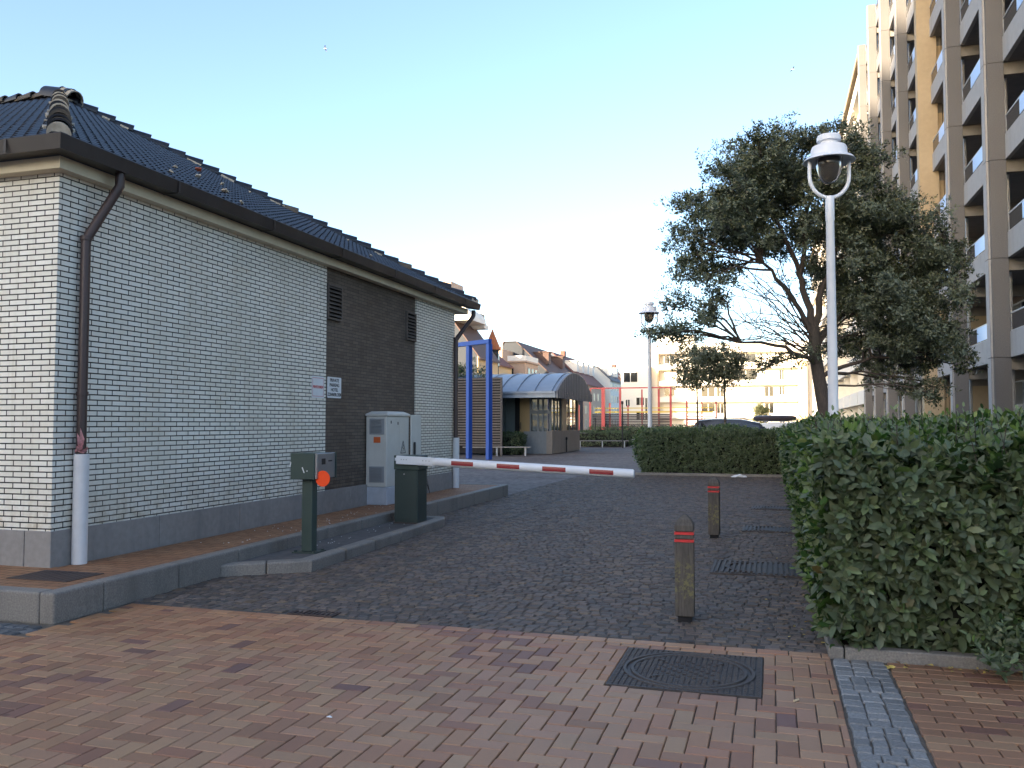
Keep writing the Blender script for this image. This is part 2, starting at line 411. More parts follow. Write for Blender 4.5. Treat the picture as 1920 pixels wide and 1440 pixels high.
for i in range(-112,8):
    for j in range(8,62):
        k=(i-j)%4
        x=i*w; y=j*w+.012
        if k==0: b4=(x,x+2*w,y,y+w)
        elif k==2: b4=(x,x+w,y-w,y+w)
        else: continue
        if b4[0]>.34 or b4[0]<-11.5: continue
        for q in clipbrick(*b4):
            cx,cy=(q[0]+q[1])/2,(q[2]+q[3])/2
            rects.append((cx+rnd.uniform(-.0015,.0015),cy,q[1]-q[0]-.006,q[3]-q[2]-.006,rnd.uniform(-.007,.007),pavecol(cx,cy)))
x=-5.5
while x<.35:                                  # stretcher course along the drive
    lx=min(.215,.362-x)
    c=pavecol(x,6.4); f=1.12
    rects.append((x+lx/2,6.385,lx-.008,.108,rnd.uniform(-.008,.008),(c[0]*f,c[1]*f,c[2]*f))); x+=lx
struct(blocks('pavement',rects,PAVER,.02,.0045,zj=.0015,tilt=.004))
# right of the strip: running bond
rects=[]
for j in range(0,50):
    y=1.2+j*.108
    x=.72 - (j%2)*.108
    if y>6.31: continue
    while x<5.5:
        x0=max(x,.715); x1=x+.216
        if x1-x0>.04:
            r=rnd.random(); f=rnd.uniform(.85,1.15)
            c=(.285,.148,.082) if r<.55 else ((.33,.19,.105) if r<.84 else (.20,.095,.062))
            rects.append(((x0+x1)/2,y,x1-x0-.008,.1,rnd.uniform(-.006,.006),tuple(q*f for q in c)))
        x=x1
struct(blocks('footway',rects,PAVER,.02,.0045,zj=.0015,tilt=.004))
# grey sett strip
rects=[]
y=1.2
while y<6.33:
    n=rnd.choice((3,3,4)); ww=.335/n
    for k in range(n):
        f=rnd.uniform(.8,1.25); rects.append((.372+ww*(k+.5),y+rnd.uniform(-.006,.006),ww-.004,.1005,rnd.uniform(-.02,.02),(.265*f,.258*f,.25*f)))
    y+=.104
x=-11.0
while x<-5.6:
    for k in range(3):
        f=rnd.uniform(.7,1.3); rects.append((x+rnd.uniform(-.01,.01)+.05*(k%2),5.27+.1*k,.094,.093,rnd.uniform(-.04,.04),(.115*f,.122*f,.13*f)))
    x+=.1
struct(blocks('sett_strip',rects,GSETT,.02,.006,zj=.002,tilt=.02,rounds=True))
# cobbled drive: wavy rows of porphyry setts
rects=[]
y=6.47; row=0
while y<28.1:
    dy=.086*rnd.uniform(.9,1.1)
    x=-5.74+rnd.uniform(0,.1)
    while x<.36:
        lx=rnd.uniform(.075,.125)
        if not (y<6.62 and -4.02<x+lx/2<-3.45):
            wav=.045*math.sin(x*2.6+y*.35)+.02*math.sin(x*5.7-y)
            if abs(x+lx/2+3.98)<.06: wav=0
            r=rnd.random(); f=rnd.uniform(.68,1.4)
            c=(.128,.099,.084) if r<.58 else ((.145,.108,.082) if r<.82 else ((.104,.090,.082) if r<.95 else (.16,.112,.075)))
            yy=y+wav+rnd.uniform(-.006,.006)
            if yy>6.465 and not(abs(x+lx/2+3.98-(-.035)*(y-6.5))<.025):
                ang=math.atan(.045*2.6*math.cos(x*2.6+y*.35))+rnd.uniform(-.07,.07)
                rects.append((x+lx/2,yy,lx-.006,dy-.006,ang,tuple(q*f for q in c)))
        x+=lx
    y+=dy; row+=1
struct(blocks('driveway',rects,COBBLE,.03,.006,zj=.005,tilt=.055,rounds=True))

# raised sidewalk in front of the brick building
def kx(y): return -5.53-.013*(y-5.6)
g=MB(); g.prism([(-14,5.75),(kx(5.75)-.15,5.75),(kx(18.5)-.15,18.4),(-9,18.4),(-9,17.52),(-6.55,17.52),(-6.55,6.67),(-14,6.67)],.0,.232)
struct(g.build('sidewalk',SIDEWALK))
g=MB()
y=5.6
first=True
while y<18.5:
    L=1.0 if not first else .55
    y1=min(y+L,18.55)
    p=[(kx(y)-.15,y+.004),(kx(y),y+.004),(kx(y1),y1-.004),(kx(y1)-.15,y1-.004)]
    if first: p=[(kx(y)-.15,y+.16),(kx(y)-.15,y),(kx(y),y),(kx(y1),y1-.004),(kx(y1)-.15,y1-.004)]
    g.prism(p,-.02,.243); y=y1; first=False
x=kx(5.6)-.154
while x>-14:
    g.box(x-.996,x,5.6,5.752,-.02,.243); x-=1
x=kx(18.5)-.154
while x>-8.5:
    g.box(x-.996,x,18.4,18.55,-.02,.243); x-=1
struct(g.build('kerb',KERB,bevel=.018,seg=2))
# traffic island with its own low kerb
ISL=[(-5.56,7.80),(-4.80,8.36),(-4.93,12.60),(-5.03,12.92),(-5.60,12.92)]
g=MB(); inner=[(-5.56,8.02),(-4.99,8.44),(-5.10,12.55),(-5.14,12.74),(-5.60,12.74)]
g.prism(inner,-.02,.108)
struct(g.build('traffic_island',COBBLE if False else M('island_setts',(.085,.080,.080),.8,.35,14,.4,(.05,.05,.045),bmp=.8,bscale=18)))
g=MB()
def kstone(a,b,ai,bi): g.prism([a,b,bi,ai],-.02,.125)
def lerp(p,q,t): return (p[0]+(q[0]-p[0])*t,p[1]+(q[1]-p[1])*t)
segs=[(0,1,2),(1,2,5),(2,3,1),(3,4,1)]
for a,b,n in segs:
    for k in range(n):
        e=.004
        kstone(lerp(ISL[a],ISL[b],k/n+(e if k else 0)),lerp(ISL[a],ISL[b],(k+1)/n-(e if k<n-1 else 0)),lerp(inner[a],inner[b],k/n+(e if k else 0)),lerp(inner[a],inner[b],(k+1)/n-(e if k<n-1 else 0)))
struct(g.build('island_kerb',KERB,bevel=.02,seg=2))
# kerbs under the hedges
g=MB()
y=6.36
while y<27.2:
    g.box(.35,.45,y+.003,y+.997,-.02,.07); y+=1
x=.455
while x<5:
    g.box(x+.003,x+.997,6.36,6.46,-.02,.07); x+=1
x=-4.15
while x<.3:
    g.box(x+.003,x+.997,27.08,27.18,-.02,.08); x+=1
struct(g.build('hedge_kerb',KERB,bevel=.008))
g=MB(); g.face([(.44,6.45,.03),(6.2,6.45,.03),(6.2,64,.03),(.44,64,.03)]); g.face([(-4.1,27.17,.03),(.44,27.17,.03),(.44,28.5,.03),(-4.1,28.5,.03)])
struct(g.build('planting_bed',M('bed_soil',(.045,.034,.026),.95,.4,15,.3,(.09,.06,.035),bmp=.9,bscale=30)))

# ------------------------------------------------------------------ BRICK BUILDING
bb=thing('brick_building','low white brick building with dark tiled hip roof and brown brick panel','building',(-6.6,6.62,0))
B0=Vector((-6.6,6.62,0))
def bp(mb,name,mats,**k):
    parent=k.pop('parent',bb)
    o=mb.build(name,mats,None,**k)
    off=B0
    o.data.transform(Matrix.Translation(-off)); o.parent=parent
    return o
Y0,Y1=6.62,17.5; P0,P1=11.87,15.40; ZT=4.10
g=MB()
g.box(-17,-6.6,Y0,P0,.575,ZT); g.box(-17,-6.6,P1,Y1,.575,ZT)
bp(g,'wall',WHITE_BRICK)
g=MB(); g.box(-16.9,-6.635,P0,P1,.575,ZT); o=bp(g,'brick_panel',BROWN_BRICK); o['label']='recessed dark brown brick panel'
g=MB()
y=Y0-.012
while y<Y1:
    y1=min(y+1.52,Y1+.012); g.box(-6.9,-6.585,y+(.003 if y>Y0 else 0),y1-.003,.2,.575); y=y1
x=-6.904
while x>-16:
    g.box(x-1.5,x-.004,Y0-.012,Y0+.3,.2,.575); x-=1.5
bp(g,'plinth',PLINTH,bevel=.004)
g=MB()
EX,EN,EF=-6.30,6.32,18.2
g.box(-17,-6.47,6.49,Y0-.002,4.045,4.16); g.box(-6.6+.002,-6.47,Y0-.001,18.0,4.045,4.16)
g.box(-17,-6.601,Y1+.002,18.0,4.05,4.16)
bp(g,'fascia',FASCIA)
# gutter: open box profile mitred round the corner
g=MB()
prof=[(0,0.0),(.05,-.14),(.17,-.145),(.17,0.0),(.155,.004),(.155,-.125),(.06,-.12),(.012,0.0)]
def gut(off,z): return off,z
zt=4.285
pts=[]
for o_,z_ in [(-.02,-.115),(.18,-.135),(.205,.0),(.197,.010),(.187,.0),(.168,-.12),(.0,-.10)]: pts.append((o_,zt+z_))
n=len(pts); base=(-6.44,6.46)
ring=[]
for (xa,ya,fx,fy) in ((-17,6.46,0,-1),(-6.44,6.46,1,-1),(-6.44,18.0,1,1)):
    ring.append([(xa+fx*o_,ya+fy*o_,z_) for o_,z_ in pts])
vs=sum(ring,[])
g.idx(vs,[(i*n+j,i*n+(j+1)%n,(i+1)*n+(j+1)%n,(i+1)*n+j) for i in range(2) for j in range(n)])
g.face(ring[2])
for yy in (7.9,9.8,11.7,13.6,15.5,17.2):
    g.box(-6.44,-6.245,yy,yy+.03,zt-.142,zt-.134); g.box(-6.238,-6.230,yy,yy+.03,zt-.13,zt-.0)
for xx in (-6.9,-8.6):
    g.box(xx,xx+.03,6.25,6.258,zt-.13,zt)
bp(g,'gutter',GUTTER)
# downpipes with their grey guards
for yy,swan in ((6.98,(7.05)),(17.30,17.95)):
    g=MB()
    X_=-6.52
    if yy<10: path=[(-6.33,7.12,4.15),(-6.33,7.12,4.02),(-6.36,7.10,3.95),(-6.515,6.93,3.50),(-6.53,6.90,3.42),(-6.53,6.90,1.1)]
    else: path=[(-6.34,18.0,4.13),(-6.34,17.99,4.02),(-6.36,17.96,3.96),(-6.50,17.42,3.48),(-6.525,17.38,3.40),(-6.525,17.38,1.1)]
    g.tube(path,.048,12)
    for z in (3.45,1.9): g.lathe([(.052,z-.02),(.057,z-.02),(.057,z+.02),(.052,z+.02)],path[-1][0],path[-1][1],14)
    dp=bp(g,'downpipe',PIPE)
    g=MB(); g.lathe([(.072,.232),(.072,1.30),(.066,1.305),(.058,1.30),(.058,1.1)],path[-1][0]+.008,path[-1][1],22)
    gp=bp(g,'pipe_guard',GUARD,parent=dp)
# vents
for ya,yb,za,zb in ((11.90,12.36,3.24,3.80),(14.93,15.37,3.20,3.74)):
    g=MB()
    g.box(-6.634,-6.585,ya,ya+.03,za,zb); g.box(-6.634,-6.585,yb-.03,yb,za,zb); g.box(-6.634,-6.585,ya+.031,yb-.031,zb-.03,zb); g.box(-6.634,-6.585,ya+.031,yb-.031,za,za+.03)
    g.box(-6.633,-6.630,ya+.031,yb-.031,za+.031,zb-.031,1)
    z=za+.05
    while z<zb-.06:
        g.idx([(-6.625,ya+.031,z+.05),(-6.625,yb-.031,z+.05),(-6.575,yb-.031,z),(-6.575,ya+.031,z),(-6.625,ya+.031,z+.058),(-6.625,yb-.031,z+.058),(-6.57,yb-.031,z+.004),(-6.57,ya+.031,z+.004)],[(0,1,2,3),(7,6,5,4),(3,2,6,7),(0,3,7,4),(1,5,6,2)],0); z+=.062
    bp(g,'vent',[LOUVER,DARK])
# roof: real pantiles on both visible slopes
ZE=4.27; HW=(18.2-6.26)/2; AP=Vector((-6.26-HW,6.26+HW,7.50)); 
def tiles(O,e,s_,nrm,Lr,Sl,e0):
    g=MB(); p=.155; c=.185
    N=int(Lr/p)+1; rows=int(Sl/c)+1; ss=8
    xs=[e0+(i/ss)*p for i in range(N*ss+1)]
    hh=[.022*(math.sin(2*math.pi*(i/ss)) if math.sin(2*math.pi*(i/ss))>0 else .45*math.sin(2*math.pi*(i/ss))) for i in range(N*ss+1)]
    for r in range(rows):
        js=[rnd.uniform(-.006,.006) for _ in range(N+2)]
        lines=[]
        for (d,lift) in ((r*c,.010),(r*c,.030),(r*c+c+.015,.006)):
            lines.append([O+e*x+s_*(d+js[i//ss])+nrm*(lift+hh[i]) for i,x in enumerate(xs)])
        k=len(xs); vs=sum(lines,[])
        g.idx(vs,[(q*k+i,q*k+i+1,(q+1)*k+i+1,(q+1)*k+i) for q in range(2) for i in range(k-1)],0,True)
    return g
sl=Vector((-HW,0,7.50-ZE)); Sl=sl.length; s1=sl.normalized(); n1=Vector((7.50-ZE,0,HW)).normalized()
g=tiles(Vector((-6.285,6.26,ZE-.01)),Vector((0,1,0)),s1,n1,12.2,Sl+.1,-.1)
cA=(Vector((-6.26,6.26,ZE)),Vector((1,-1,0)).normalized()); 
h1=Vector((-1,1,0)).normalized()
cuts1=[(Vector((-6.26,6.26,0)),Vector((-1,-1,0))),(Vector((-6.26,18.2,0)),Vector((-1,1,0)))]
roof=bp(g,'roof',TILE,cut=cuts1)
s2=Vector((0,HW,7.50-ZE)).normalized(); n2=Vector((0,-(7.50-ZE),HW)).normalized()
g=tiles(Vector((-6.26,6.285,ZE-.01)),Vector((-1,0,0)),s2,n2,11.5,Sl+.05,-.1)
bp(g,'roof_slope',TILE,cut=[(Vector((-6.26,6.26,0)),Vector((1,1,0)))],parent=roof)
g=MB()
c4_=[(-6.28,6.28),(-6.28,18.18),(-18,18.18),(-18,6.28)]
g.idx([(-6.28,6.28,ZE-.02),(-6.28,18.18,ZE-.02),(AP.x,AP.y,AP.z-.03),(-18,6.28,ZE-.02),(-18,AP.y,AP.z-.03),(-18,18.18,ZE-.02)],[(0,1,2),(3,0,2,4),(1,5,4,2)])
bp(g,'roof_underlay',ROOFD,parent=roof)
def halftube(g,a,b,r0,r1,m=0,n=10,lift=.0):
    a=Vector(a);b=Vector(b);t=(b-a).normalized(); side=t.cross(Vector((0,0,1))).normalized(); up=side.cross(t)
    vs=[]
    for p,r in ((a,r0),(b,r1)):
        for k in range(n+1):
            q=math.pi*(-.08+1.16*k/n); vs.append(p+side*math.cos(q)*r+up*(math.sin(q)*r+lift))
    for p,r in ((a,r0-.02),):
        for k in range(n+1):
            q=math.pi*(-.08+1.16*k/n); vs.append(p+side*math.cos(q)*r+up*(math.sin(q)*r+lift))
    k=n+1
    g.idx(vs,[(i,i+1,k+i+1,k+i) for i in range(n)],m,True)
    g.idx([vs[i] for i in range(k)]+vs[2*k:],[(i,k+i,k+i+1,i+1) for i in range(n)],m)
def ridge(a,b,nm,step=.33,pal=(0,0,2,2,1)):
    g=MB(); a=Vector(a); b=Vector(b); L=(b-a).length; t=(b-a)/L; d=0
    side=t.cross(Vector((0,0,1))).normalized()
    while d<L-.1:
        j=Vector((rnd.uniform(-.01,.01),rnd.uniform(-.01,.01),rnd.uniform(-.008,.012)))
        halftube(g,a+t*d+j+Vector((0,0,.028)),a+t*min(d+step+.05,L+.05)+j-Vector((0,0,.012)),.112,.080,rnd.choice(pal))
        if rnd.random()<.30:      # loose bedding mortar showing at the edges
            for sgn in (-1,1):
                if rnd.random()<.7:
                    p=a+t*(d+step*.5)+side*sgn*.125+Vector((0,0,-.018))
                    g.obox(p,rnd.uniform(.08,.3),rnd.uniform(.03,.06),rnd.uniform(.03,.045),math.atan2(t.y,t.x)+rnd.uniform(-.1,.1),1,Matrix.Rotation(-math.asin(t.z),4,'Y'))
        d+=step
    # bedding under the first tile
    halftube(g,a-t*.05,a+t*.12,.106,.104,1)
    e_=a-t*.048; s_=side; u_=side.cross(t); g.face([e_+s_*math.cos(math.pi*(-.08+1.16*k/10))*.105+u_*math.sin(math.pi*(-.08+1.16*k/10))*.105 for k in range(11)],1)
    return bp(g,nm,[TILE,MORTAR,TILEW],parent=roof)
ridge((-6.36,6.36,ZE+.05),(AP.x,AP.y,AP.z+.0),'ridge_tiles')
ridge((-6.36,18.10,ZE+.05),(AP.x,AP.y,AP.z+.0),'ridge_tiles',.33,(0,0,0,0,0,2,0))
ridge((AP.x+.1,AP.y,AP.z+.03),(-18,AP.y,AP.z+.03),'ridge_tiles')
g=MB(); halftube(g,(AP.x+.28,AP.y,AP.z-.08),(AP.x-.3,AP.y,AP.z+.06),.19,.17,0); halftube(g,(AP.x+.33,AP.y,AP.z-.13),(AP.x+.1,AP.y,AP.z-.03),.2,.19,1); bp(g,'ridge_cap',[TILE,MORTAR],parent=roof)
g=MB()
for _ in range(13):      # broken white mortar crumbs lying on the tiles
    a=rnd.uniform(.02,.5); yy=rnd.uniform(6.6,15); xx=-6.26-HW*a
    if yy-6.26<HW*a+.1 or 18.2-yy<HW*a+.1: continue
    zz=ZE+(7.5-ZE)*a+.055
    g.obox((xx,yy,zz),rnd.uniform(.03,.07),rnd.uniform(.03,.10),.02,rnd.uniform(0,3),rnd.choice((0,0,0,1)),Matrix.Rotation(R(28),4,'Y'))
_mf=bp(g,'mortar_fragments',[MORTAR,M('terracotta_chip',(.35,.09,.05),.8,.2,8)],parent=roof); _mf['kind']='stuff'

# striped tape knotted on the near downpipe
g=MB()
def ribbon(pts,wd):
    for a,b in zip(pts[:-1],pts[1:]):
        a=Vector(a);b=Vector(b); 
        g.face([a+Vector((0,0,wd)),a-Vector((0,0,wd)),b-Vector((0,0,wd)),b+Vector((0,0,wd))])
ribbon([(-6.53+.055*math.cos(q),6.90+.055*math.sin(q),1.335+.012*math.sin(3*q)) for q in [k*.4 for k in range(17)]],.012)
for dx,dy,dz in ((.03,-.10,.17),(.05,-.13,.05),(.10,-.04,.04),(.04,-.07,.22)):
    p=Vector((-6.49,6.86,1.34)); q=p+Vector((dx,dy,dz)); s_=Vector((.012,.02,.012))
    m_=p.lerp(q,.55)+Vector((.01,.01,-.02)); g.face([p-s_*.4,p+s_*.4,m_+s_,m_-s_]); g.face([m_-s_,m_+s_,q+s_*.3])
tag(g.build('barrier_tape',TAPE),'scrap of red and white tape knotted round the near downpipe','tape')

# signs on the wall (text meshes)
def text(body,size,loc,mat,parent,rx=R(90),rz=R(90),bold=False,name='lettering',align='CENTER',xs=1.0):
    cu=bpy.data.curves.new(name,'FONT'); cu.body=body; cu.size=size; cu.align_x=align; cu.align_y='CENTER'; cu.extrude=.0008
    if bold: cu.offset=size*.018
    cu.materials.append(mat)
    o_=bpy.data.objects.new(name,cu); COL.objects.link(o_); bpy.context.view_layer.update(); me=bpy.data.meshes.new_from_object(o_); bpy.data.objects.remove(o_); o=bpy.data.objects.new(name,me); COL.objects.link(o); o.location=loc; o.rotation_euler=(rx,0,rz); o.scale=(xs,1,1); o.parent=parent
    return o
def sheet(poly_w,poly_h,th,r=.02):
    """rounded plate in YZ facing +X, base at origin centre"""
    pts=[]
    for cx,cy,a0 in ((poly_w/2-r,poly_h/2-r,0),(-poly_w/2+r,poly_h/2-r,90),(-poly_w/2+r,-poly_h/2+r,180),(poly_w/2-r,-poly_h/2+r,270)):
        for k in range(4): q=R(a0+k*30); pts.append((cx+r*math.cos(q),cy+r*math.sin(q)))
    return pts
s1_=thing('private_property_sign','white plate with red border and one line of red letters on white brick','sign',(-6.596,11.62,2.16))
g=MB(); g.xprism(sheet(.37,.335,.004),'x',0,.004,0); g.build('plate',SIGNW,s1_)
g=MB(); 
for a0,a1,b0,b1 in ((-.165,.165,.135,.141),(-.165,.165,-.141,-.135),(-.165,-.160,-.1345,.1345),(.160,.165,-.1345,.1345)): g.box(.0045,.0055,a0,a1,b0,b1)
g.build('border',SIGNR,s1_)
text('PRIVEDOMEIN',.060,(.006,0,0),SIGNR,s1_,bold=True,xs=.80)
s2_=thing('parking_sign','white plate with four lines of black letters on brown brick','sign',(-6.632,12.19,2.175))
g=MB(); g.xprism(sheet(.45,.33,.004),'x',0,.006,0); g.build('plate',SIGNW,s2_)
for k,ln in enumerate(('PRIVATE','PARKING','HOTEL','ZONNEBLOEM')):
    text(ln,.074,(.008,0,.112-.075*k),BLACKT,s2_,bold=True,xs=1.05 if k==0 else (1.0 if k<3 else .88))

# manhole plate on the sidewalk
g=MB(); g.box(-6.52,-5.86,6.06,6.50,.225,.238); 
for k in range(9): g.box(-6.48+.07*k,-6.46+.07*k,6.10,6.46,.238,.240)
tag(g.build('access_plate',IRONR),'rusty square iron plate set in the orange sidewalk at the wall corner','access plate')

# ------------------------------------------------------------------ ELECTRICAL CABINET
cb=thing('electrical_cabinet','pale grey electrical cabinet with open side door against brown brick','electrical cabinet',(-6.42,13.75,.232))
g=MB(); g.box(-.2,.205,-.47,.50,0,.30); g.build('base',CABBASE,cb,bevel=.008)
g=MB(); g.box(-.195,.19,-.46,.47,.305,1.50); g.build('body',CABINET,cb,bevel=.012,seg=2)
g=MB(); g.idx([(-.205,-.475,1.503),(.21,-.475,1.503),(.21,.485,1.503),(-.205,.485,1.503),(-.205,-.475,1.54),(.21,-.475,1.54),(.21,.485,1.54),(-.205,.485,1.54),(-.16,-.33,1.585),(.15,-.33,1.585),(.15,.33,1.585),(-.16,.33,1.585)],
  [(0,3,2,1),(0,1,5,4),(1,2,6,5),(2,3,7,6),(3,0,4,7),(4,5,9,8),(5,6,10,9),(6,7,11,10),(7,4,8,11),(8,9,10,11)]); g.build('roof',CABINET,cb,bevel=.006)
for z0 in (.38,1.19):
    g=MB(); g.box(-.13,.145,-.468,-.4605,z0,z0+.27); 
    v_=g.build('vent',CABDARK,cb,bevel=.002)
    g=MB()
    for k in range(9): g.obox((.0,-.472,z0+.04+k*.025),.2,.008,.012,0,0,Matrix.Rotation(R(30),4,'X'))
    g.build('louvers',CABDARK,v_)
g=MB(); g.box(-.05,.075,-.466,-.4605,1.05,1.15); g.build('label_plate',ORANGEL,cb)
g=MB()
g.box(.1905,.1945,-.42,.03,.36,1.46); dr=g.build('door',CABINET,cb,bevel=.002)
g=MB(); 
for yy,zz in ((-.30,1.40),(-.02,1.38)):
    g=MB(); g.box(.1946,.2,yy-.012,yy+.012,zz-.025,zz+.025); g.build('lock',BLACKP,dr)
# second leaf, ajar and taller than the panel beside it
g=MB(); g.obox((.265,.60,.98),.028,.34,1.10,R(-8)); d2=g.build('door',CABINET,cb,bevel=.006)
d2['label']='narrow door leaf standing ajar'
g=MB(); g.obox((.290,.50,.93),.025,.045,.23,R(-8)); g.build('handle',BLACKP,d2,bevel=.006)
g=MB()
tri=[(.10,.86),(.30,.86),(.20,1.07)]
def ln(a,b,t=.012):
    a=Vector((.1975,a[0],a[1]));b=Vector((.1975,b[0],b[1])); d=b-a; g.obox((a+b)/2,.004,d.length+t*.6,t,0,0,Matrix.Rotation(math.atan2(d.z,d.y),4,'X'))
for a,b in ((0,1),(1,2),(2,0)): ln(tri[a],tri[b])
ln((.215,1.0),(.185,.945),.012); ln((.185,.945),(.215,.945),.010); ln((.215,.945),(.19,.885),.012)
g.build('warning_triangle',BLACKP,cb)
g=MB(); g.box(.1905,.1946,.04,.44,.36,1.46); g.build('door',CABINET,cb,bevel=.002)

# ------------------------------------------------------------------ PARKING BARRIER
pb=thing('parking_barrier','green parking barrier post with lowered white boom and red stripes','parking barrier',(-5.27,12.10,.108))
g=MB(); g.box(-.2,.2,-.18,.2,0,.02); g.build('base_plate',IRON,pb)
g=MB(); g.box(-.19,.19,-.165,.185,.02,.80); bx=g.build('housing',GREEND,pb,bevel=.006)
g=MB(); g.box(-.16,.17,-.173,-.1655,.06,.78); dd=g.build('door',GREEND,bx,bevel=.003)
g=MB(); g.lathe([(.0,.0),(.012,.0),(.012,.006),(0,.006)],0,0,10); lk=g.build('lock',STEEL,bx); lk.location=(-.03,-.174,.74); lk.rotation_euler=(R(90),0,0)
g=MB(); g.box(-.2,.2,-.175,.195,.805,1.02); cp=g.build('cover',GREENM,pb,bevel=.006)
g=MB(); g.box(-.185,-.09,-.180,-.1755,.94,.985); g.build('sticker',SIGNW,cp)
# boom (lies across the drive, dropping a little)
a=Vector((-.10,-.205,.955)); bm_=Vector((3.43,-.16,.80))
d=(bm_-a).normalized(); yaw=math.atan2(d.y,d.x); til=Matrix.Rotation(-math.asin(d.z),4,'Y')
def onboom(t): return a+d*t
g=MB()
n=16; rr=.063
vs=[]
for t,r in ((.55,rr),(.553,rr*1.02),(3.52,rr),(3.535,rr*.8)):
    for k in range(n):
        q=2*math.pi*k/n; p=onboom(t); vs.append(p+Vector((-math.sin(yaw),math.cos(yaw),0))*r*.8*math.cos(q)+Vector((0,0,1))*r*math.sin(q))
g.idx(vs,[(i*n+j,i*n+(j+1)%n,(i+1)*n+(j+1)%n,(i+1)*n+j) for i in range(3) for j in range(n)],0,True); g.face([vs[3*n+k] for k in range(n)])
g.face([vs[k] for k in reversed(range(n))])
boom=g.build('boom',WHITEP,pb)
for t in (1.02,1.72,2.40,3.08):
    g=MB(); p=onboom(t)
    L=.34
    vs=[]
    for tt in (t-L/2,t+L/2):
        for q in (165,172,180,188,195,202):
            qq=R(q); vs.append(onboom(tt)+Vector((-math.sin(yaw),math.cos(yaw),0))*(rr*.8+.003)*math.cos(qq)+Vector((0,0,1))*(-(rr+.003)*math.sin(qq)*1.5-.004))
    g.idx(vs,[(i+1,i,6+i,7+i) for i in range(5)],0,True); g.build('reflector',REDP,boom)
g=MB(); g.obox(onboom(.27)+Vector((0,-.005,.0)),.62,.05,.125,yaw,0,til); g.obox(onboom(.45)+Vector((0,-.034,.01)),.30,.012,.11,yaw,0,til)
br=g.build('boom_bracket',WHITEP,pb,bevel=.005)
g=MB()
for t in (.05,.09,.13,.40,.45,.50):
    g=MB(); p=onboom(t); g.obox(p+Vector((0,-.043 if t>.3 else -.033,.01)),.014,.008,.014,yaw); g.build('bolt',STEEL,br)

# ------------------------------------------------------------------ TICKET MACHINE
tm=thing('ticket_machine','green ticket machine box on a square post with round orange disc','ticket machine',(-5.19,8.98,.108))
g=MB(); g.box(-.15,.15,-.13,.13,0,.012); 
for sx,sy in ((-1,-1),(1,-1),(1,1),(-1,1)): g.box(sx*.12-.012,sx*.12+.012,sy*.1-.012,sy*.1+.012,.012,.03)
g.build('base_plate',GREEND,tm)
g=MB(); g.box(-.068,.068,-.06,.06,.012,.85); g.build('post',GREENM,tm,bevel=.006)
g=MB(); g.box(-.17,.14,-.15,.19,.85,1.155); hb=g.build('housing',GREENM,tm,bevel=.006)
g=MB(); 
for c_,sx,sz,rt in (((.0,-.1525,.96),.012,.07,.4),((.05,-.1525,.95),.012,.012,0)): g.obox(c_,sx,.002,sz,0,0,Matrix.Rotation(-rt,4,'Y'))
g.obox((-.168,-.1525,1.02),.012,.002,.06,0,0,Matrix.Rotation(.2,4,'Y'))
g.build('scratches',SIGNW,hb)
g=MB(); g.idx([(.141,-.13,.86),(.165,-.13,.86),(.165,.30,.86),(.141,.30,.86),(.141,-.13,1.15),(.165,-.13,1.15),(.165,.30,1.15),(.141,.30,1.15)],[(0,3,2,1),(4,5,6,7),(0,1,5,4),(1,2,6,5),(2,3,7,6),(3,0,4,7)])
fp=g.build('front_panel',STEEL,tm,bevel=.003)
g=MB(); g.box(.165,.172,-.02,.06,1.02,1.09); g.build('card_slot',BLACKP,fp,bevel=.002)
g=MB(); g.box(.165,.170,.14,.22,1.05,1.065); g.build('ticket_slot',BLACKP,fp)
g=MB(); g.box(.1395,.180,.301,.315,.85,1.16); g.build('side_trim',GREEND,fp)
dc=Vector((.222,-.10,.862))
g=MB(); g.tube([dc+Vector((0,.0,0)),dc+Vector((0,.012,0))],.092,32); 
ds=g.build('disc',ORANGEDISC,tm,bevel=.002)
g=MB(); g.box(.166,.20,-.088,-.080,.86,.90); g.build('disc_bracket',STEEL,ds)

# ------------------------------------------------------------------ BOLLARDS
def bollard(loc,label,rz=0):
    b=thing('bollard',label,'bollard',loc,rz,group='wooden bollards along the drive')
    g=MB(); h=.077
    def sq(s_,z): return [(-s_,-s_,z),(s_,-s_,z),(s_,s_,z),(-s_,s_,z)]
    zs=[(h,.045),(h,.635),(h-.010,.637),(h-.010,.665),(h,.667),(h,.695),(h-.010,.697),(h-.010,.725),(h,.727),(h,.775),(h*.72,.82),(.012,.862)]
    vs=sum([sq(s_,z) for s_,z in zs],[])
    g.idx(vs,[(i*4+j,i*4+(j+1)%4,(i+1)*4+(j+1)%4,(i+1)*4+j) for i in range(len(zs)-1) for j in range(4)]); g.face(vs[-4:]); g.face(vs[:4][::-1])
    g.build('post',OAK,b,bevel=.004)
    for z in (.639,.699):
        g=MB(); k=h+.001
        g.lathe([],0,0)if False else None
        ring=[]
        for s_,zz in ((h-.008,z),(k,z+.003),(k,z+.021),(h-.008,z+.024)): ring+=sq(s_,zz)
        g.idx(ring,[(i*4+j,i*4+(j+1)%4,(i+1)*4+(j+1)%4,(i+1)*4+j) for i in range(3) for j in range(4)]); g.build('band',REDB,b)
    g=MB(); g.box(-.055,.055,-.055,.055,-.02,.045); g.build('foot',DARK,b)
    return b
b1=bollard((-.70,7.20,0),'nearer weathered wooden bollard with yellow lichen and two red bands',R(3))
b2=dup_tree(b1,(-.80,12.5,0),R(-2),label='farther weathered wooden bollard with two red bands, before the back hedge')

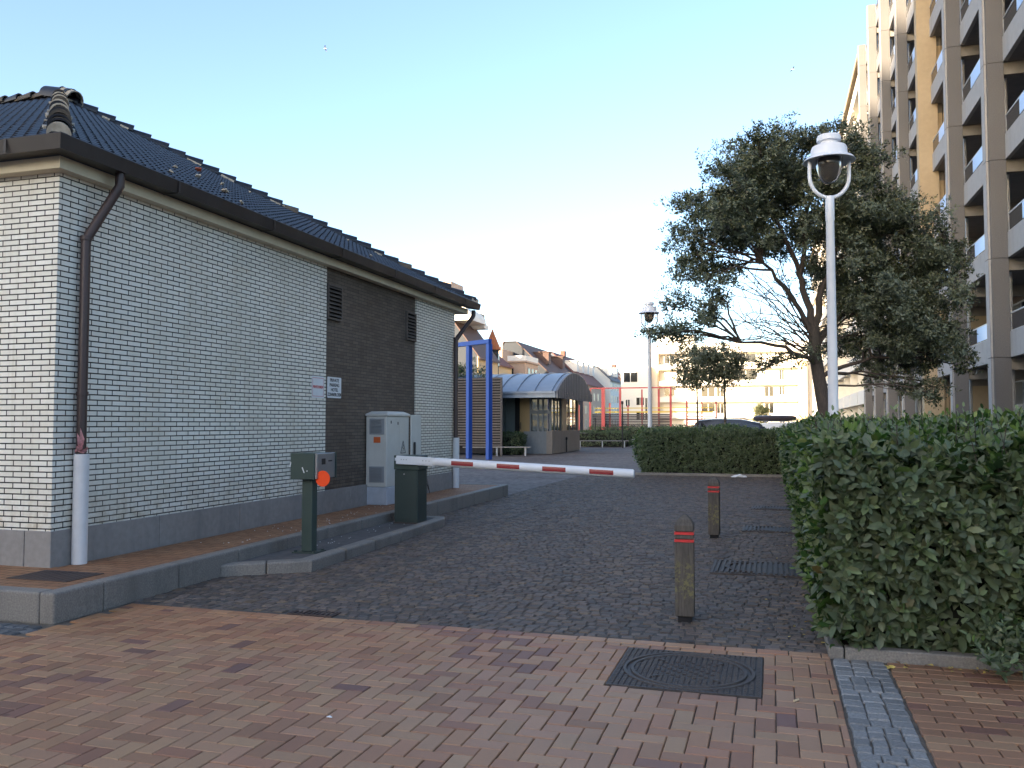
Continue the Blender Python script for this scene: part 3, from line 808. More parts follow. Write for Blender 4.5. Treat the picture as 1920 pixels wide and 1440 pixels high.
# ------------------------------------------------------------------ MANHOLE, DRAINS, LITTER
mh=thing('manhole_cover','square cast iron manhole cover with round lid in the brick pavement','manhole cover',((MAN[0]+MAN[1])/2,(MAN[2]+MAN[3])/2,0))
g=MB(); g.box(-.455,.455,-.445,.445,-.02,-.004)
for i in range(26):
    for j in range(26):
        x=-.4375+i*.035; y=-.4275+j*.0342; r_=math.hypot(x,y)
        if .345<r_<.425: continue
        w_=.012
        if r_<.2 and (i+j)%3==0: continue
        g.box(x-w_,x+w_,y-w_*.9,y+w_*.9,-.0045,.0035)
g.box(-.46,.46,-.45,-.44,-.02,.004); g.box(-.46,.46,.44,.45,-.02,.004); g.box(-.46,-.45,-.44,.44,-.02,.004); g.box(.45,.46,-.44,.44,-.02,.004)
g.build('frame',IRON,mh)
g=MB()
for r_ in (.36,.41):
    n=48; vs=[]
    for dr,dz in ((-.014,-.004),(-.010,.008),(.010,.008),(.014,-.004)):
        for k in range(n): q=2*math.pi*k/n; vs.append(((r_+dr)*math.cos(q),(r_+dr)*math.sin(q),dz))
    g.idx(vs,[(i*n+j,i*n+(j+1)%n,(i+1)*n+(j+1)%n,(i+1)*n+j) for i in range(3) for j in range(n)],0,False)
for k in range(4): q=R(45+90*k); g.obox((.27*math.cos(q),.27*math.sin(q),.002),.05,.02,.012,q)
g.build('lid_ring',IRON,mh)
dg=thing('drain_grate','small rusty drain grate at the lower left edge of the cobbled drive','drain grate',(-3.73,6.55,0))
g=MB(); g.box(-.2,.2,-.075,.075,-.022,-.018,1)
for k in range(9): g.box(-.19+.044*k,-.172+.044*k,-.07,.07,-.02,.004)
g.box(-.21,.21,-.085,-.071,-.02,.006); g.box(-.21,.21,.071,.085,-.02,.006); g.box(-.21,-.195,-.0705,.0705,-.02,.006); g.box(.195,.21,-.0705,.0705,-.02,.006)
g.build('grate',[IRONR,DARK],dg)
def slotted(x0,x1,y0,y1,label):
    t=thing('drain_cover',label,'drain cover',((x0+x1)/2,(y0+y1)/2,0),0,'slotted covers beside the long hedge')
    g=MB(); sx,sy=(x1-x0)/2,(y1-y0)/2
    g.box(-sx,sx,-sy,sy,-.02,.004)
    k=-sx+.05
    while k<sx-.03:
        g.box(k,k+.028,-sy+.04,sy-.04,.0041,.022); k+=.056
    for q in range(14):
        an=R(90+q*180/13); r_=min(sy*.8,.3); 
        g.obox((-sx+.42+r_*.9*math.cos(an),r_*math.sin(an),.016),.03,.075,.016,an)
    g.box(-sx,sx,-sy,-sy+.03,.0042,.014); g.box(-sx,sx,sy-.03,sy,.0042,.014); g.box(-sx,-sx+.03,-sy+.031,sy-.031,.0042,.014)
    g.build('ribbed_plate',IRON,t)
slotted(-.66,.36,9.50,10.40,'nearest ribbed iron cover in the cobbles, beside the middle of the hedge')
slotted(-.45,.36,13.3,14.0,'ribbed iron cover in the cobbles, just beyond the farther bollard')
slotted(-.40,.36,16.8,17.4,'farthest ribbed iron cover in the cobbles, toward the back hedge')
def crumple(name,loc,s_,mat,label,cat):
    bm=bmesh.new(); bmesh.ops.create_icosphere(bm,subdivisions=2,radius=1)
    for v in bm.verts: v.co=Vector((v.co.x*s_*rnd.uniform(.6,1.3),v.co.y*s_*.6*rnd.uniform(.6,1.3),max(-.1,v.co.z)*s_*.4*rnd.uniform(.4,1.2)))
    me=bpy.data.meshes.new(name); bm.to_mesh(me); bm.free(); me.materials.append(mat)
    o=bpy.data.objects.new(name,me); COL.objects.link(o); o.location=loc; return tag(o,label,cat)
crumple('litter_paper',(-.95,26.6,.02),.22,PAPER,'crumpled white paper lying at the foot of the back hedge','litter')
crumple('litter_scrap',(-2.33,4.27,.004),.017,PAPER,'tiny white scrap lying on the herringbone brick pavement','litter')
g=MB(); g.tube([(.10,5.27,.009),(.125,5.31,.009)],.006,8); tag(g.build('cigarette_butt',FILTER),'cigarette butt on the brick pavement near the manhole','cigarette butt')
def leafshape(loc,s_,rz,mat,label):
    g=MB(); pts=[]
    for k in range(11):
        q=k/10*2*math.pi; r_=s_*(1+.28*math.cos(5*q)); pts.append((r_*math.cos(q),r_*.8*math.sin(q),.006+.012*math.sin(2*q)*math.cos(q)))
    g.idx([(0,0,.002)]+pts,[(0,i,i+1) for i in range(1,11)]); o=g.build('fallen_leaf',mat); o.location=loc; o.rotation_euler=(0,0,rz)
    tag(o,label,'leaf')
leafshape((.72,6.18,.004),.03,.4,YLEAF,'yellow fallen leaf on the bricks beside the grey strip')

g=MB()
for _ in range(60):
    y=rnd.uniform(8.5,13.5); x=rnd.uniform(-6.4,-5.75); q=rnd.uniform(.004,.011); g.obox((x,y,.236),q*rnd.uniform(1,2.2),q,.004,rnd.uniform(0,3))
for _ in range(22):
    y=rnd.uniform(8.8,12); x=rnd.uniform(-5.5,-5.2); q=rnd.uniform(.004,.010); g.obox((x,y,.111),q*1.6,q,.004,rnd.uniform(0,3))
tag(g.build('debris',PAPER),kind='stuff')
g=MB()
for _ in range(150):
    if rnd.random()<.6: y=rnd.uniform(6.6,14); x=.34-abs(rnd.gauss(0,.16))
    else: x=rnd.uniform(.75,2.2); y=6.33-abs(rnd.gauss(0,.12))
    q=rnd.uniform(.012,.030); a=rnd.uniform(0,6.28); c_,s_=math.cos(a),math.sin(a); k=rnd.uniform(.4,.6); z=.007
    g.face([(x-c_*q,y-s_*q,z),(x+s_*q*k,y-c_*q*k,z+rnd.uniform(0,.01)),(x+c_*q,y+s_*q,z+.004),(x-s_*q*k,y+c_*q*k,z+rnd.uniform(0,.01))],rnd.choice((0,0,1)))
tag(g.build('leaf_litter',[M('dry_leaf',(.16,.095,.045),.8,.3,30,bmp=0),YLEAF]),kind='stuff')
g=MB()
for _ in range(9):
    a=rnd.uniform(0,6.28); g.tube([(0,0,0),(.04*math.cos(a),.04*math.sin(a),.12),(.10*math.cos(a),.12*math.sin(a),rnd.uniform(.2,.33))],[.004,.003,.001],4)
o=g.build('dry_weed',TWIG); o.location=(-6.45,15.75,.232); tag(o,'dry weed growing at the wall foot behind the barrier post','weed')

# ------------------------------------------------------------------ STREET LAMPS
lp=thing('street_lamp','nearer white street lamp with bell glass rising from the long hedge','street lamp',(.84,13.05,0),0,'white street lamps')
g=MB()
g.lathe([(.11,0),(.11,.5),(.075,.55),(.072,1.5),(.057,4.52),(.063,4.53),(.063,4.86),(.058,4.88),(.0,4.885)],0,0,20)
g.build('pole',WHITEL,lp)
g=MB()
arc=[(-.28,0,5.40),(-.28,0,5.17)]+[(.28*math.cos(q),0,5.17+.31*math.sin(q)) for q in [math.pi+math.pi*k/14 for k in range(1,14)]]+[(.28,0,5.17),(.28,0,5.40)]
g.tube(arc,.028,10); yk=g.build('yoke',WHITEL,lp); yk.rotation_euler=(0,0,R(14))
g=MB(); g.lathe([(.0,5.43),(.15,5.425),(.30,5.42),(.355,5.385),(.362,5.39),(.33,5.43),(.255,5.455),(.25,5.56),(.235,5.60),(.13,5.635),(.125,5.67),(.165,5.68),(.168,5.735),(.155,5.765),(.06,5.79),(0,5.79)],0,0,32)
g.build('lamp_hood',WHITEL,lp)
g=MB(); g.lathe([(.185,5.425),(.185,5.34),(.175,5.28),(.15,5.19),(.11,5.11),(.06,5.065),(.0,5.055)],0,0,28)
gm,t,b=nt('smoked_lamp_glass'); b.inputs['Base Color'].default_value=(.10,.09,.08,1); b.inputs['Roughness'].default_value=.06; b.inputs['Transmission Weight'].default_value=.55; b.inputs['IOR'].default_value=1.25
g.build('lamp_glass',gm,lp)
lp2=dup_tree(lp,(-3.98,29.4,0),R(5),label='farther white street lamp behind the back hedge, touched by tree leaves')

# ------------------------------------------------------------------ FOLIAGE
def leafmesh(name,base,axis,nrm,L,W,cols,mat,parent=None,full=True,fold=.25,droop=.15):
    """numpy leaves: base points, axis dirs, face normals, lengths, widths"""
    N=len(base)
    axis/=np.linalg.norm(axis,axis=1)[:,None]+1e-9
    nrm=nrm-axis*(nrm*axis).sum(1)[:,None]; nrm/=np.linalg.norm(nrm,axis=1)[:,None]+1e-9
    side=np.cross(axis,nrm)
    L=L[:,None];W=W[:,None]
    if full:
        T=[(0,0,0),(.5,0,0),(1,0,-droop),(.28,.46,fold*.5),(.70,.40,fold*.35),(.28,-.46,fold*.5),(.70,-.40,fold*.35)]
        F=np.array([[0,1,4,3],[1,2,4,-1],[0,5,6,1],[1,6,2,-1]])
    else:
        T=[(0,0,0),(.45,.5,fold*.3),(1,0,-droop),(.45,-.5,fold*.3)]
        F=np.array([[0,3,2,1]])
    k=len(T)
    V=np.empty((N,k,3))
    for i,(a,s_,z) in enumerate(T): V[:,i]=base+axis*(a*L)+side*(s_*W)+nrm*(z*W)
    nf=len(F); lt=np.where(F[:,-1]<0,3,4)
    loops=[]
    for f in F: loops+= [x for x in f if x>=0]
    loops=np.array(loops); LI=(loops[None,:]+np.arange(N)[:,None]*k).ravel()
    me=bpy.data.meshes.new(name); me.vertices.add(N*k); me.vertices.foreach_set('co',V.astype(np.float32).ravel())
    me.loops.add(len(LI)); me.loops.foreach_set('vertex_index',LI.astype(np.int32))
    tot=np.tile(lt,N); st=np.concatenate([[0],np.cumsum(tot)[:-1]])
    me.polygons.add(N*nf); me.polygons.foreach_set('loop_start',st.astype(np.int32)); me.polygons.foreach_set('loop_total',tot.astype(np.int32))
    me.update(calc_edges=True)
    at=me.color_attributes.new('Col','FLOAT_COLOR','POINT'); a=np.ones((N,k,4),dtype=np.float32); a[:,:,:3]=cols[:,None,:]
    at.data.foreach_set('color',a.ravel()); me.materials.append(mat)
    o=bpy.data.objects.new(name,me); COL.objects.link(o)
    if parent: o.parent=parent
    return o
def pick(N,pal,wts,jit=.25):
    pal=np.array(pal); i=rng.choice(len(pal),N,p=np.array(wts)/sum(wts)); return pal[i]*rng.uniform(1-jit,1+jit,(N,1))*rng.uniform(.92,1.08,(N,3))
def sprays(P,D,nl,Lm,full,pal,wts,name,mat,parent,spread=1.0,wid=.48,stem=.14):
    """P spray bases, D directions; nl leaves each in a spiral"""
    n=len(P); D=D/np.linalg.norm(D,axis=1)[:,None]
    ref=rng.normal(size=(n,3)); A=np.cross(D,ref); A/=np.linalg.norm(A,axis=1)[:,None]+1e-9; B=np.cross(D,A)
    base=[];ax=[];nr=[];LL=[];sc=[]
    ph0=rng.uniform(0,6.28,n); scol=rng.uniform(.78,1.22,n)
    for k in range(nl):
        q=ph0+k*2.4; tt=(k+.5)/nl
        rad=A*np.cos(q)[:,None]+B*np.sin(q)[:,None]
        base.append(P+D*(stem*tt)*rng.uniform(.7,1.3,(n,1))+rad*.004)
        a=rad*(1.0-.55*tt)*spread+D*(.15+.75*tt)+rng.normal(scale=.22,size=(n,3)); ax.append(a)
        nr.append(D*1.0-rad*.35*tt+rng.normal(scale=.28,size=(n,3)))
        LL.append(Lm*rng.uniform(.55,1.3,n)*(1.08-.5*tt)); sc.append(scol)
    base=np.concatenate(base);ax=np.concatenate(ax);nr=np.concatenate(nr);LL=np.concatenate(LL);sc=np.concatenate(sc)
    cols=pick(len(base),pal,wts)*sc[:,None]
    young=np.tile(rng.random(n)<.28,nl)&(np.repeat((np.arange(nl)+.5)/nl,n)>.68); kk=rng.uniform(.3,.9,len(base))[:,None]*young[:,None]
    cols=cols*(1-kk)+np.array(pal[min(3,len(pal)-1)])*(1.7 if len(pal)>3 else 1.0)*kk
    return leafmesh(name,base,ax,nr,LL,LL*wid*rng.uniform(.85,1.15,len(LL)),cols,mat,parent,full)
HP=[(.042,.086,.026),(.064,.116,.032),(.030,.062,.028),(.115,.165,.052),(.22,.25,.11),(.15,.11,.045)]
HW_=[38,26,20,11,4,1]
def bul(x,y,z): return .07*np.sin(x*2.1+y*1.3)+.06*np.sin(y*2.7+z*3.1+1)+.05*np.sin(z*4.3+x*3.7)
def hedge_pts(x0,x1,y0,y1,z1,n,faces,bulge=1.0):
    """random points with outward normals on the hedge faces ('L','R','F','B','T'); rounded top edges"""
    area={'L':(y1-y0)*z1,'R':(y1-y0)*z1,'F':(x1-x0)*z1,'B':(x1-x0)*z1,'T':(x1-x0)*(y1-y0)}
    tot=sum(area[f] for f in faces); P=[];D=[]
    for f in faces:
        k=int(n*area[f]/tot); u=rng.uniform(0,1,k); v=rng.uniform(0,1,k)
        if f in 'LR':
            y=y0+(y1-y0)*u; z=.05+(z1-.05)*v; x=np.full(k,x0 if f=='L' else x1); d=np.tile([-1. if f=='L' else 1.,0,.15],(k,1)); tuck=-.11*(1-np.clip((z-.05)*2.2,0,1)) if f=='L' else 0
        elif f in 'FB':
            x=x0+(x1-x0)*u; z=.05+(z1-.05)*v; y=np.full(k,y0 if f=='F' else y1); d=np.tile([0,-1. if f=='F' else 1.,.15],(k,1))
        else:
            x=x0+(x1-x0)*u; y=y0+(y1-y0)*v; z=np.full(k,z1); d=np.tile([0,0,1.],(k,1))
        p=np.stack([x,y,z],1); b=bul(x,y,z)*bulge
        zz=np.clip((z-.1)/z1,0,1); prof=np.where(f=='T',0,-.05*(1-np.clip(zz*3,0,1))-.12*np.clip((zz-.8)*5,0,1)**2) if f!='T' else 0
        if f=='L': prof=prof+tuck
        if f=='T':
            ex=np.minimum.reduce([x-x0,x1-x,y-y0,y1-y]); p[:,2]-=.12*np.clip(1-ex/.25,0,1)**2
        p+=d*((b+prof))[:,None] if f!='T' else d*b[:,None]*.7
        P.append(p);D.append(d)
    return np.concatenate(P),np.concatenate(D)
def hedge(name,label,boxd,segs,kindparts=True,core=True,pal=HP,wts=HW_,extra=None):
    x0,x1,y0,y1,z1=boxd
    h=thing(name,label,'hedge',((x0+x1)/2,(y0+y1)/2,0))
    loc=np.array(h.location)
    if core:
        g=MB(); ins=.17
        NX=max(2,int((x1-x0)/.35)); NY=max(2,int((y1-y0)/.35)); NZ=5
        # twiggy inside: a rough inner body
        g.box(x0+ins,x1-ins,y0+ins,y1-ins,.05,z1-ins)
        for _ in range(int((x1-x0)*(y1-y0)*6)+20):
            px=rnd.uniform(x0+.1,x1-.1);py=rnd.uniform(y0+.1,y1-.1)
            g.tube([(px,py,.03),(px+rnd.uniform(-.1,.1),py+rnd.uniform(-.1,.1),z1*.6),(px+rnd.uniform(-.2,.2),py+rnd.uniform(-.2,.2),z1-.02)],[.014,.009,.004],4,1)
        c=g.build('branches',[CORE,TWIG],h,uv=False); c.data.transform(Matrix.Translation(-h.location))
    for i,(bx,n,faces,nl,Lm,full) in enumerate(segs):
        P,D=hedge_pts(*bx,n,faces)
        dp=rng.uniform(0,1,len(P))**1.5*.20
        Dn=D/np.linalg.norm(D,axis=1)[:,None]
        P=P-Dn*dp[:,None]-loc
        D=Dn+rng.normal(scale=.45,size=D.shape)+np.array([0,0,.15])
        sprays(P,D,nl,Lm,full,pal,wts,'foliage',LEAF,h)
    if extra is not None:
        P,D,nl,Lm,st=extra
        sprays(P-loc,D,nl,Lm,True,pal,[20,26,8,26,18,2],'shoots',LEAF,h,stem=st)
        g=MB()
        for p,d in zip(P-loc,D):
            p=Vector(p); q=p+Vector(d).normalized()*st; g.tube([p-Vector((0,0,.15)),q],[.004,.002],4)
        g.build('shoot_stems',TWIG,h,uv=False)['kind']='stuff'
    return h
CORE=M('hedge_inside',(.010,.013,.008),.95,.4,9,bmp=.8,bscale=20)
# upright young shoots on the top of the near hedge
ns=330
ex=np.stack([rng.uniform(.35,3.4,ns),6.45+rng.uniform(0,1,ns)**1.4*6,np.full(ns,1.42)+rng.uniform(-.06,.05,ns)],1)
ed=np.tile([0,0,1.],(ns,1))+rng.normal(scale=.22,size=(ns,3))
long_h=hedge('hedge','tall broad-leaved hedge along the right edge of the drive',(.38,3.6,6.42,27.0,1.46),[
  ((.38,3.6,6.38,9.6,1.46),5300,'FLT',9,.118,True),
  ((.38,3.6,9.6,15.5,1.46),6200,'LT',7,.105,True),
  ((.38,3.6,15.5,27.0,1.46),6500,'LT',6,.095,False)],extra=(ex,ed,9,.075,.24))
# low growth spilling over the kerb at the right
n=240; P=np.stack([rng.uniform(1.25,2.9,n),rng.uniform(5.95,6.4,n),np.zeros(n)],1); P[:,2]=.05+rng.uniform(0,.28,n)*np.clip((P[:,1]-5.85)/.5,0,1)
lg=thing('ground_shrub','low leafy growth spilling over the kerb under the big hedge','shrub',(2,6.2,0))
sprays(P-np.array([2,6.2,0]),np.tile([0,-.5,.8],(n,1))+rng.normal(scale=.4,size=(n,3)),8,.075,True,HP,HW_,'foliage',LEAF,lg)
back_h=hedge('hedge','clipped dark hedge across the far end of the cobbled drive','' or (-4.0,.42,27.2,28.4,1.42),[((-4.0,.42,27.2,28.4,1.42),5200,'FLT',6,.095,False)])

# ------------------------------------------------------------------ TREES
def limb(g,pts,r0,r1,n=7):
    k=len(pts); g.tube(pts,[r0+(r1-r0)*i/(k-1) for i in range(k)],n,0,True)
def curve(a,b,sag,n=6,j=.0):
    a=Vector(a);b=Vector(b); out=[]
    for i in range(n+1):
        t=i/n; p=a.lerp(b,t)+Vector((0,0,sag*4*t*(1-t)))
        if 0<i<n: p+=Vector((rnd.uniform(-j,j),rnd.uniform(-j,j),rnd.uniform(-j,j)))
        out.append(p)
    return out
TC=[ # crown clumps: right, height, radius (metres; trunk foot at 0,0), leaf weight
(-1.85,7.35,.75,1.0),(-1.35,7.75,.60,1),(-.85,7.60,.70,1.0),(-.25,7.75,.65,1.0),(.40,7.60,.60,1),(-2.5,6.75,.75,1.0),(-3.05,6.55,.42,.8),(-1.75,6.55,.80,1.1),
(-2.85,5.95,.60,.9),(-2.35,5.9,.62,.9),(-1.15,6.75,.75,1.1),(-.45,6.85,.8,1.1),(-3.30,5.05,.45,.8),(-2.9,4.75,.5,.8),(-2.45,5.15,.45,.7),(-3.35,4.3,.42,.8),(-2.75,4.1,.42,.8),(-3.05,3.75,.40,.8),
(-3.65,3.75,.38,.9),(-3.95,3.55,.34,1.0),(-3.25,3.45,.32,.7),(-1.55,5.55,.55,.6),(-1.9,5.0,.35,.4),(-.6,5.9,.7,.8),(.05,6.2,.75,.9),(-.3,5.1,.45,.45),(.1,4.4,.4,.35),(.15,3.6,.35,.35),
(.95,7.1,.70,1.0),(1.25,6.4,.85,1.2),(.65,5.9,.8,1.1),(1.6,5.7,.9,1.2),(.75,5.2,.85,1.1),(2.15,5.3,.75,1.1),(1.75,4.7,.95,1.3),(1.0,4.5,.85,1.1),(2.5,4.5,.70,1.0),(2.7,4.95,.40,.7),
(2.2,3.75,.85,1.1),(1.4,3.65,.80,1.1),(2.75,3.6,.55,.8),(.85,3.5,.60,.8),(1.95,2.95,.60,.9),(1.3,2.85,.5,.6),(2.5,2.9,.50,.7),(2.4,2.4,.32,.7),(2.05,2.45,.28,.5),
(-2.0,6.1,.6,1.0),(-2.9,5.4,.5,.8),(-2.3,4.6,.42,.6),(1.9,2.3,.45,.7),(2.6,3.2,.5,.8),(2.7,4.2,.45,.7),(.6,4.0,.5,.6),(-1.2,2.95,.32,.7),(-1.55,2.75,.25,.5),(-.75,3.05,.25,.5),(-.45,3.1,.22,.5)]
tr=thing('tree','large dark evergreen tree with leaning trunk behind the near street lamp','tree',(1.20,20.6,0))
# the crown is widest across the drive: local x is turned to face along the lawn edge
th=R(16.8); RX=Vector((math.cos(th),math.sin(th),0)); RY=Vector((-math.sin(th),math.cos(th),0))
def tp(a,b,z): return RX*a+RY*b+Vector((0,0,z))
g=MB()
trunk=[tp(.08,0,0),tp(.06,0,.8),tp(-.02,.02,1.7),tp(-.14,.05,2.5),tp(-.24,.05,3.2),tp(-.27,.02,3.8)]
g.tube(trunk,[.20,.175,.155,.145,.135,.12],14)
main=[(tp(-.27,.02,3.7),tp(-.55,.2,5.1),.095,.05),(tp(-.27,.02,3.75),tp(.25,-.2,5.6),.085,.045),(tp(-.25,.03,3.5),tp(-1.5,-.3,5.2),.065,.03),(tp(-.24,.05,3.3),tp(1.2,.3,4.7),.075,.035),(tp(-.2,.05,2.9),tp(-1.9,.1,3.45),.055,.028),(tp(-.16,.05,2.6),tp(1.5,-.2,3.1),.055,.025),(tp(-.5,.2,5.0),tp(-1.2,.4,6.6),.06,.03),(tp(-.5,.2,5.0),tp(-.2,.3,6.9),.06,.03)]
nodes=[]
for a,b,r0,r1 in main:
    c=curve(a,b,.18,7,.05); limb(g,c,r0,r1,9); nodes+=c
nodes+=trunk[3:]
for _ in range(34):
    t0=rnd.uniform(.35,1); b0=trunk[3].lerp(trunk[5],t0); side_=-1 if rnd.random()<.7 else 1
    e=tp(side_*rnd.uniform(1.4,3.1),rnd.uniform(-.9,.9),rnd.uniform(3.2,5.9)); c=curve(b0,e,rnd.uniform(.1,.35),8,.07)
    limb(g,c,rnd.uniform(.012,.022),.005,6)
    for q in (4,5,6,7):
        e2=c[q]+Vector((rnd.uniform(-.5,.5),rnd.uniform(-.5,.5),rnd.uniform(-.1,.6))); limb(g,curve(c[q],e2,.04,4,.03),.009,.003,4)
BA=[];BD=[];BN=[]
clumps=[]
for a,z,r,wt in TC:
    dmax=max(.1,1.0-.0*abs(a))
    for b in ((rnd.uniform(-1.5,-.3),rnd.uniform(.3,1.5)) if r>.55 else (rnd.uniform(-.6,.6),)):
        clumps.append((tp(a,b*(1.2 if a>0 else 1.0),z),r,wt))
for c,r,wt in clumps:
    nb=min(nodes,key=lambda p:(p-c).length + (0 if p.z<c.z+.4 else 2))
    pth=curve(nb,c,rnd.uniform(.02,.22),6,.06); limb(g,pth,.030,.012,6)
    tips=[]
    for k in range(int(7*wt)+3):
        d=Vector((rnd.gauss(0,1),rnd.gauss(0,1),rnd.gauss(.1,.8))).normalized(); e=c+d*r*rnd.uniform(.5,1.28); e.z=c.z+(e.z-c.z)*.8
        st=pth[rnd.randint(3,6)]; q=curve(st,e,rnd.uniform(0,.08),4,.03); limb(g,q,.010,.003,4); tips.append((q,d))
    n=int(390*wt*(r/.6)**2)
    for _ in range(n):
        q,d=rnd.choice(tips); t=rnd.uniform(.35,1.0); i=min(3,int(t*4)); p=q[i].lerp(q[i+1],t*4-i)
        p=p+Vector((rnd.gauss(0,1),rnd.gauss(0,1),rnd.gauss(0,.8)))*.080*(.6+r)
        BA.append(p); BD.append((d*.7+Vector((rnd.gauss(0,.5),rnd.gauss(0,.5),.35+rnd.gauss(0,.5)))))
g.build('trunk',BARK,tr,uv=False)
TP=[(.040,.050,.022),(.056,.066,.028),(.028,.036,.019),(.095,.100,.045),(.12,.095,.04)]
sprays(np.array([tuple(p) for p in BA]),np.array([tuple(p) for p in BD]),6,.092,False,TP,[34,28,24,11,3],'crown',LEAFT,tr,wid=.45,stem=.12)
def small_tree(name,label,loc,crown_z,rx,rz_,n,trunk_r,pal,wts,leaf=.10,forks=5,group=None):
    t=thing(name,label,'tree',loc,0,group)
    g=MB(); g.tube([(0,0,0),(.02,0,crown_z*.5),(0,.02,crown_z-rz_*.4)],[trunk_r*1.3,trunk_r,trunk_r*.8],8)
    P=[];D=[]
    cl=[]
    for k in range(forks*3):
        q=rnd.uniform(0,6.28); u=rnd.uniform(-1,1); r_=math.sqrt(max(0,1-u*u))*rnd.uniform(.35,.8)
        e=Vector((rx*r_*math.cos(q),rx*r_*math.sin(q),crown_z+rz_*u*.75)); cl.append(e)
        limb(g,curve((0,.02,crown_z-rz_*.6),e,.05,4,.02),trunk_r*.4,trunk_r*.1,5)
    for _ in range(n):
        e=rnd.choice(cl); d=Vector((rnd.gauss(0,1),rnd.gauss(0,1),rnd.gauss(.1,1))).normalized(); s_=min(rx,rz_)*.5*rnd.random()**.5
        P.append(tuple(e+d*s_)); D.append(tuple(d+Vector((0,0,.3))))
    g.build('trunk',BARK,t,uv=False)
    sprays(np.array(P),np.array(D),5,leaf,False,pal,wts,'crown',LEAFT,t,wid=.5)
    return t
small_tree('small_tree','small round-headed dark tree on a thin stem, left one behind the cars',(-2.75,33.6,0),3.75,.95,.78,1250,.035,TP,[34,28,24,11,3],.12,6,'clipped trees behind the back hedge')
small_tree('small_tree','small round-headed dark tree on a thin stem, right one behind the cars',(-1.75,34.2,0),3.85,1.05,.78,1350,.045,TP,[34,28,24,11,3],.12,6,'clipped trees behind the back hedge')
small_tree('yellow_tree','small sunlit yellow-green tree before the white flats','' or (-1.2,108,0),2.5,1.15,1.7,900,.06,[(.20,.20,.05),(.28,.26,.07),(.14,.16,.04)],[4,3,3],.22,6)
small_tree('leafy_shrub','dark green shrub rising behind the slatted screen','' or (-16.6,45.5,0),3.9,1.6,1.2,900,.07,[(.03,.06,.025),(.05,.085,.03),(.02,.04,.02)],[4,3,3],.18,6)

# ------------------------------------------------------------------ APARTMENT BUILDING ON THE RIGHT
FX=6.2; PX=6.7; FH=2.93; ZF=3.55; NF=9
cols=[22.3,28.4,34.1,40.1,46.25,52.4,58.5,64.6]
ap=thing('apartment_building','tall concrete apartment block with projecting columns and glazed balconies','apartment building',(FX,40,0))
A0=Vector((FX,40,0))
def apb(g,name,mats,parent=ap,**k):
    o=g.build(name,mats,None,**k); o.data.transform(Matrix.Translation(-A0)); o.parent=parent; return o
ZTOP=ZF+FH*(NF-1)+1.3
for i,y in enumerate(cols):
    g=MB()
    if i==3:
        z=0
        g.box(FX-.02,PX+.25,y-.32,y+.20,-.02,ZTOP+.2); g.box(FX+.05,PX+.2,y+.201,y+.42,-.02,ZTOP+.2)
        o=apb(g,'column',BEIGE); o['label']='wide beige rendered pier'
    else:
        z=-.02
        for k in range(NF+1):
            z1=min(ZF+FH*k,ZTOP+.2); g.box(FX+.07,PX+.02,y-.25,y+.25,z,z1-.012); g.box(FX,FX+.069,y-.16,y+.25,z,z1-.012,1); g.box(FX+.09,PX,y-.23,y+.23,z1-.0121,z1); z=z1
            if z1>ZTOP: break
        apb(g,'column',[CONC,CONCL],bevel=.008)
# slabs and beams
g=MB()
for k in range(NF):
    z=ZF+FH*k; g.box(PX+.14,9.2,22.1,64.6,z+.02,z+.22)
apb(g,'floor_slabs',SOFFIT)
g=MB(); g.box(PX+.03,8.9,cols[0]-.16,cols[0]+.16,ZF-.36,ZF+.015)
bm0=apb(g,'cross_beam',BEAM)
for k in range(NF):
    for i,y in enumerate(cols):
        if k+i==0: continue
        c_=bm0.copy(); COL.objects.link(c_); c_.location=(0,y-cols[0],FH*k)
g=MB(); g.box(8.95,9.15,22.05,64.8,0,ZTOP); g.box(9.15,22,22.05,64.8,0,ZTOP+.3); apb(g,'rear_wall',BROWNW)
g=MB()
g.box(PX+.26,8.94,39.95,40.15,0,ZTOP); g.box(PX+.45,PX+.47,39.93,39.949,0,ZTOP,1)
apb(g,'party_wall',[BEIGE,DARK])
# window wall per bay and floor, balcony per bay and floor (copied)
def bay_balcony(L):
    g=MB(); g.box(0,.13,-L/2,L/2,0,.76); 
    pb_=g.build('balcony_parapet',CONCL,ap,bevel=.006)
    g=MB(); g.box(.02,.08,-L/2,L/2,1.27,1.315); g.box(.03,.06,-L/2,L/2,.761,.785)
    for q in (-.5,-.17,.16,.49): g.box(.03,.06,L*q-.015,L*q+.015,.786,1.269)
    rl=g.build('railing',RAILW,pb_)
    g=MB(); g.box(.006,.016,-L*.49,L*.22,.80,1.265); g.build('glass_panel',BALGLASS,pb_)
    g=MB(); g.box(.035,.045,L*.225,L*.485,.80,1.265); g.build('smoked_glass_panel',BALDARK,pb_)
    return pb_
def bay_window(L):
    g=MB(); g.box(0,.02,-L/2,L/2,-2.35,-.02,0)
    w_=g.build('window',WINDARK,ap)
    g=MB()
    for q in (-.5,-.24,.02,.26,.497): g.box(-.035,-.001,L*q-.03,L*q+.03,-2.35,-.02)
    g.box(-.035,-.001,-L/2,L/2,-.08,-.02); g.box(-.03,-.002,-L/2,L/2,-2.42,-2.35)
    g.build('window_frame',RAILW,w_)
    return w_
bal0=win0=None
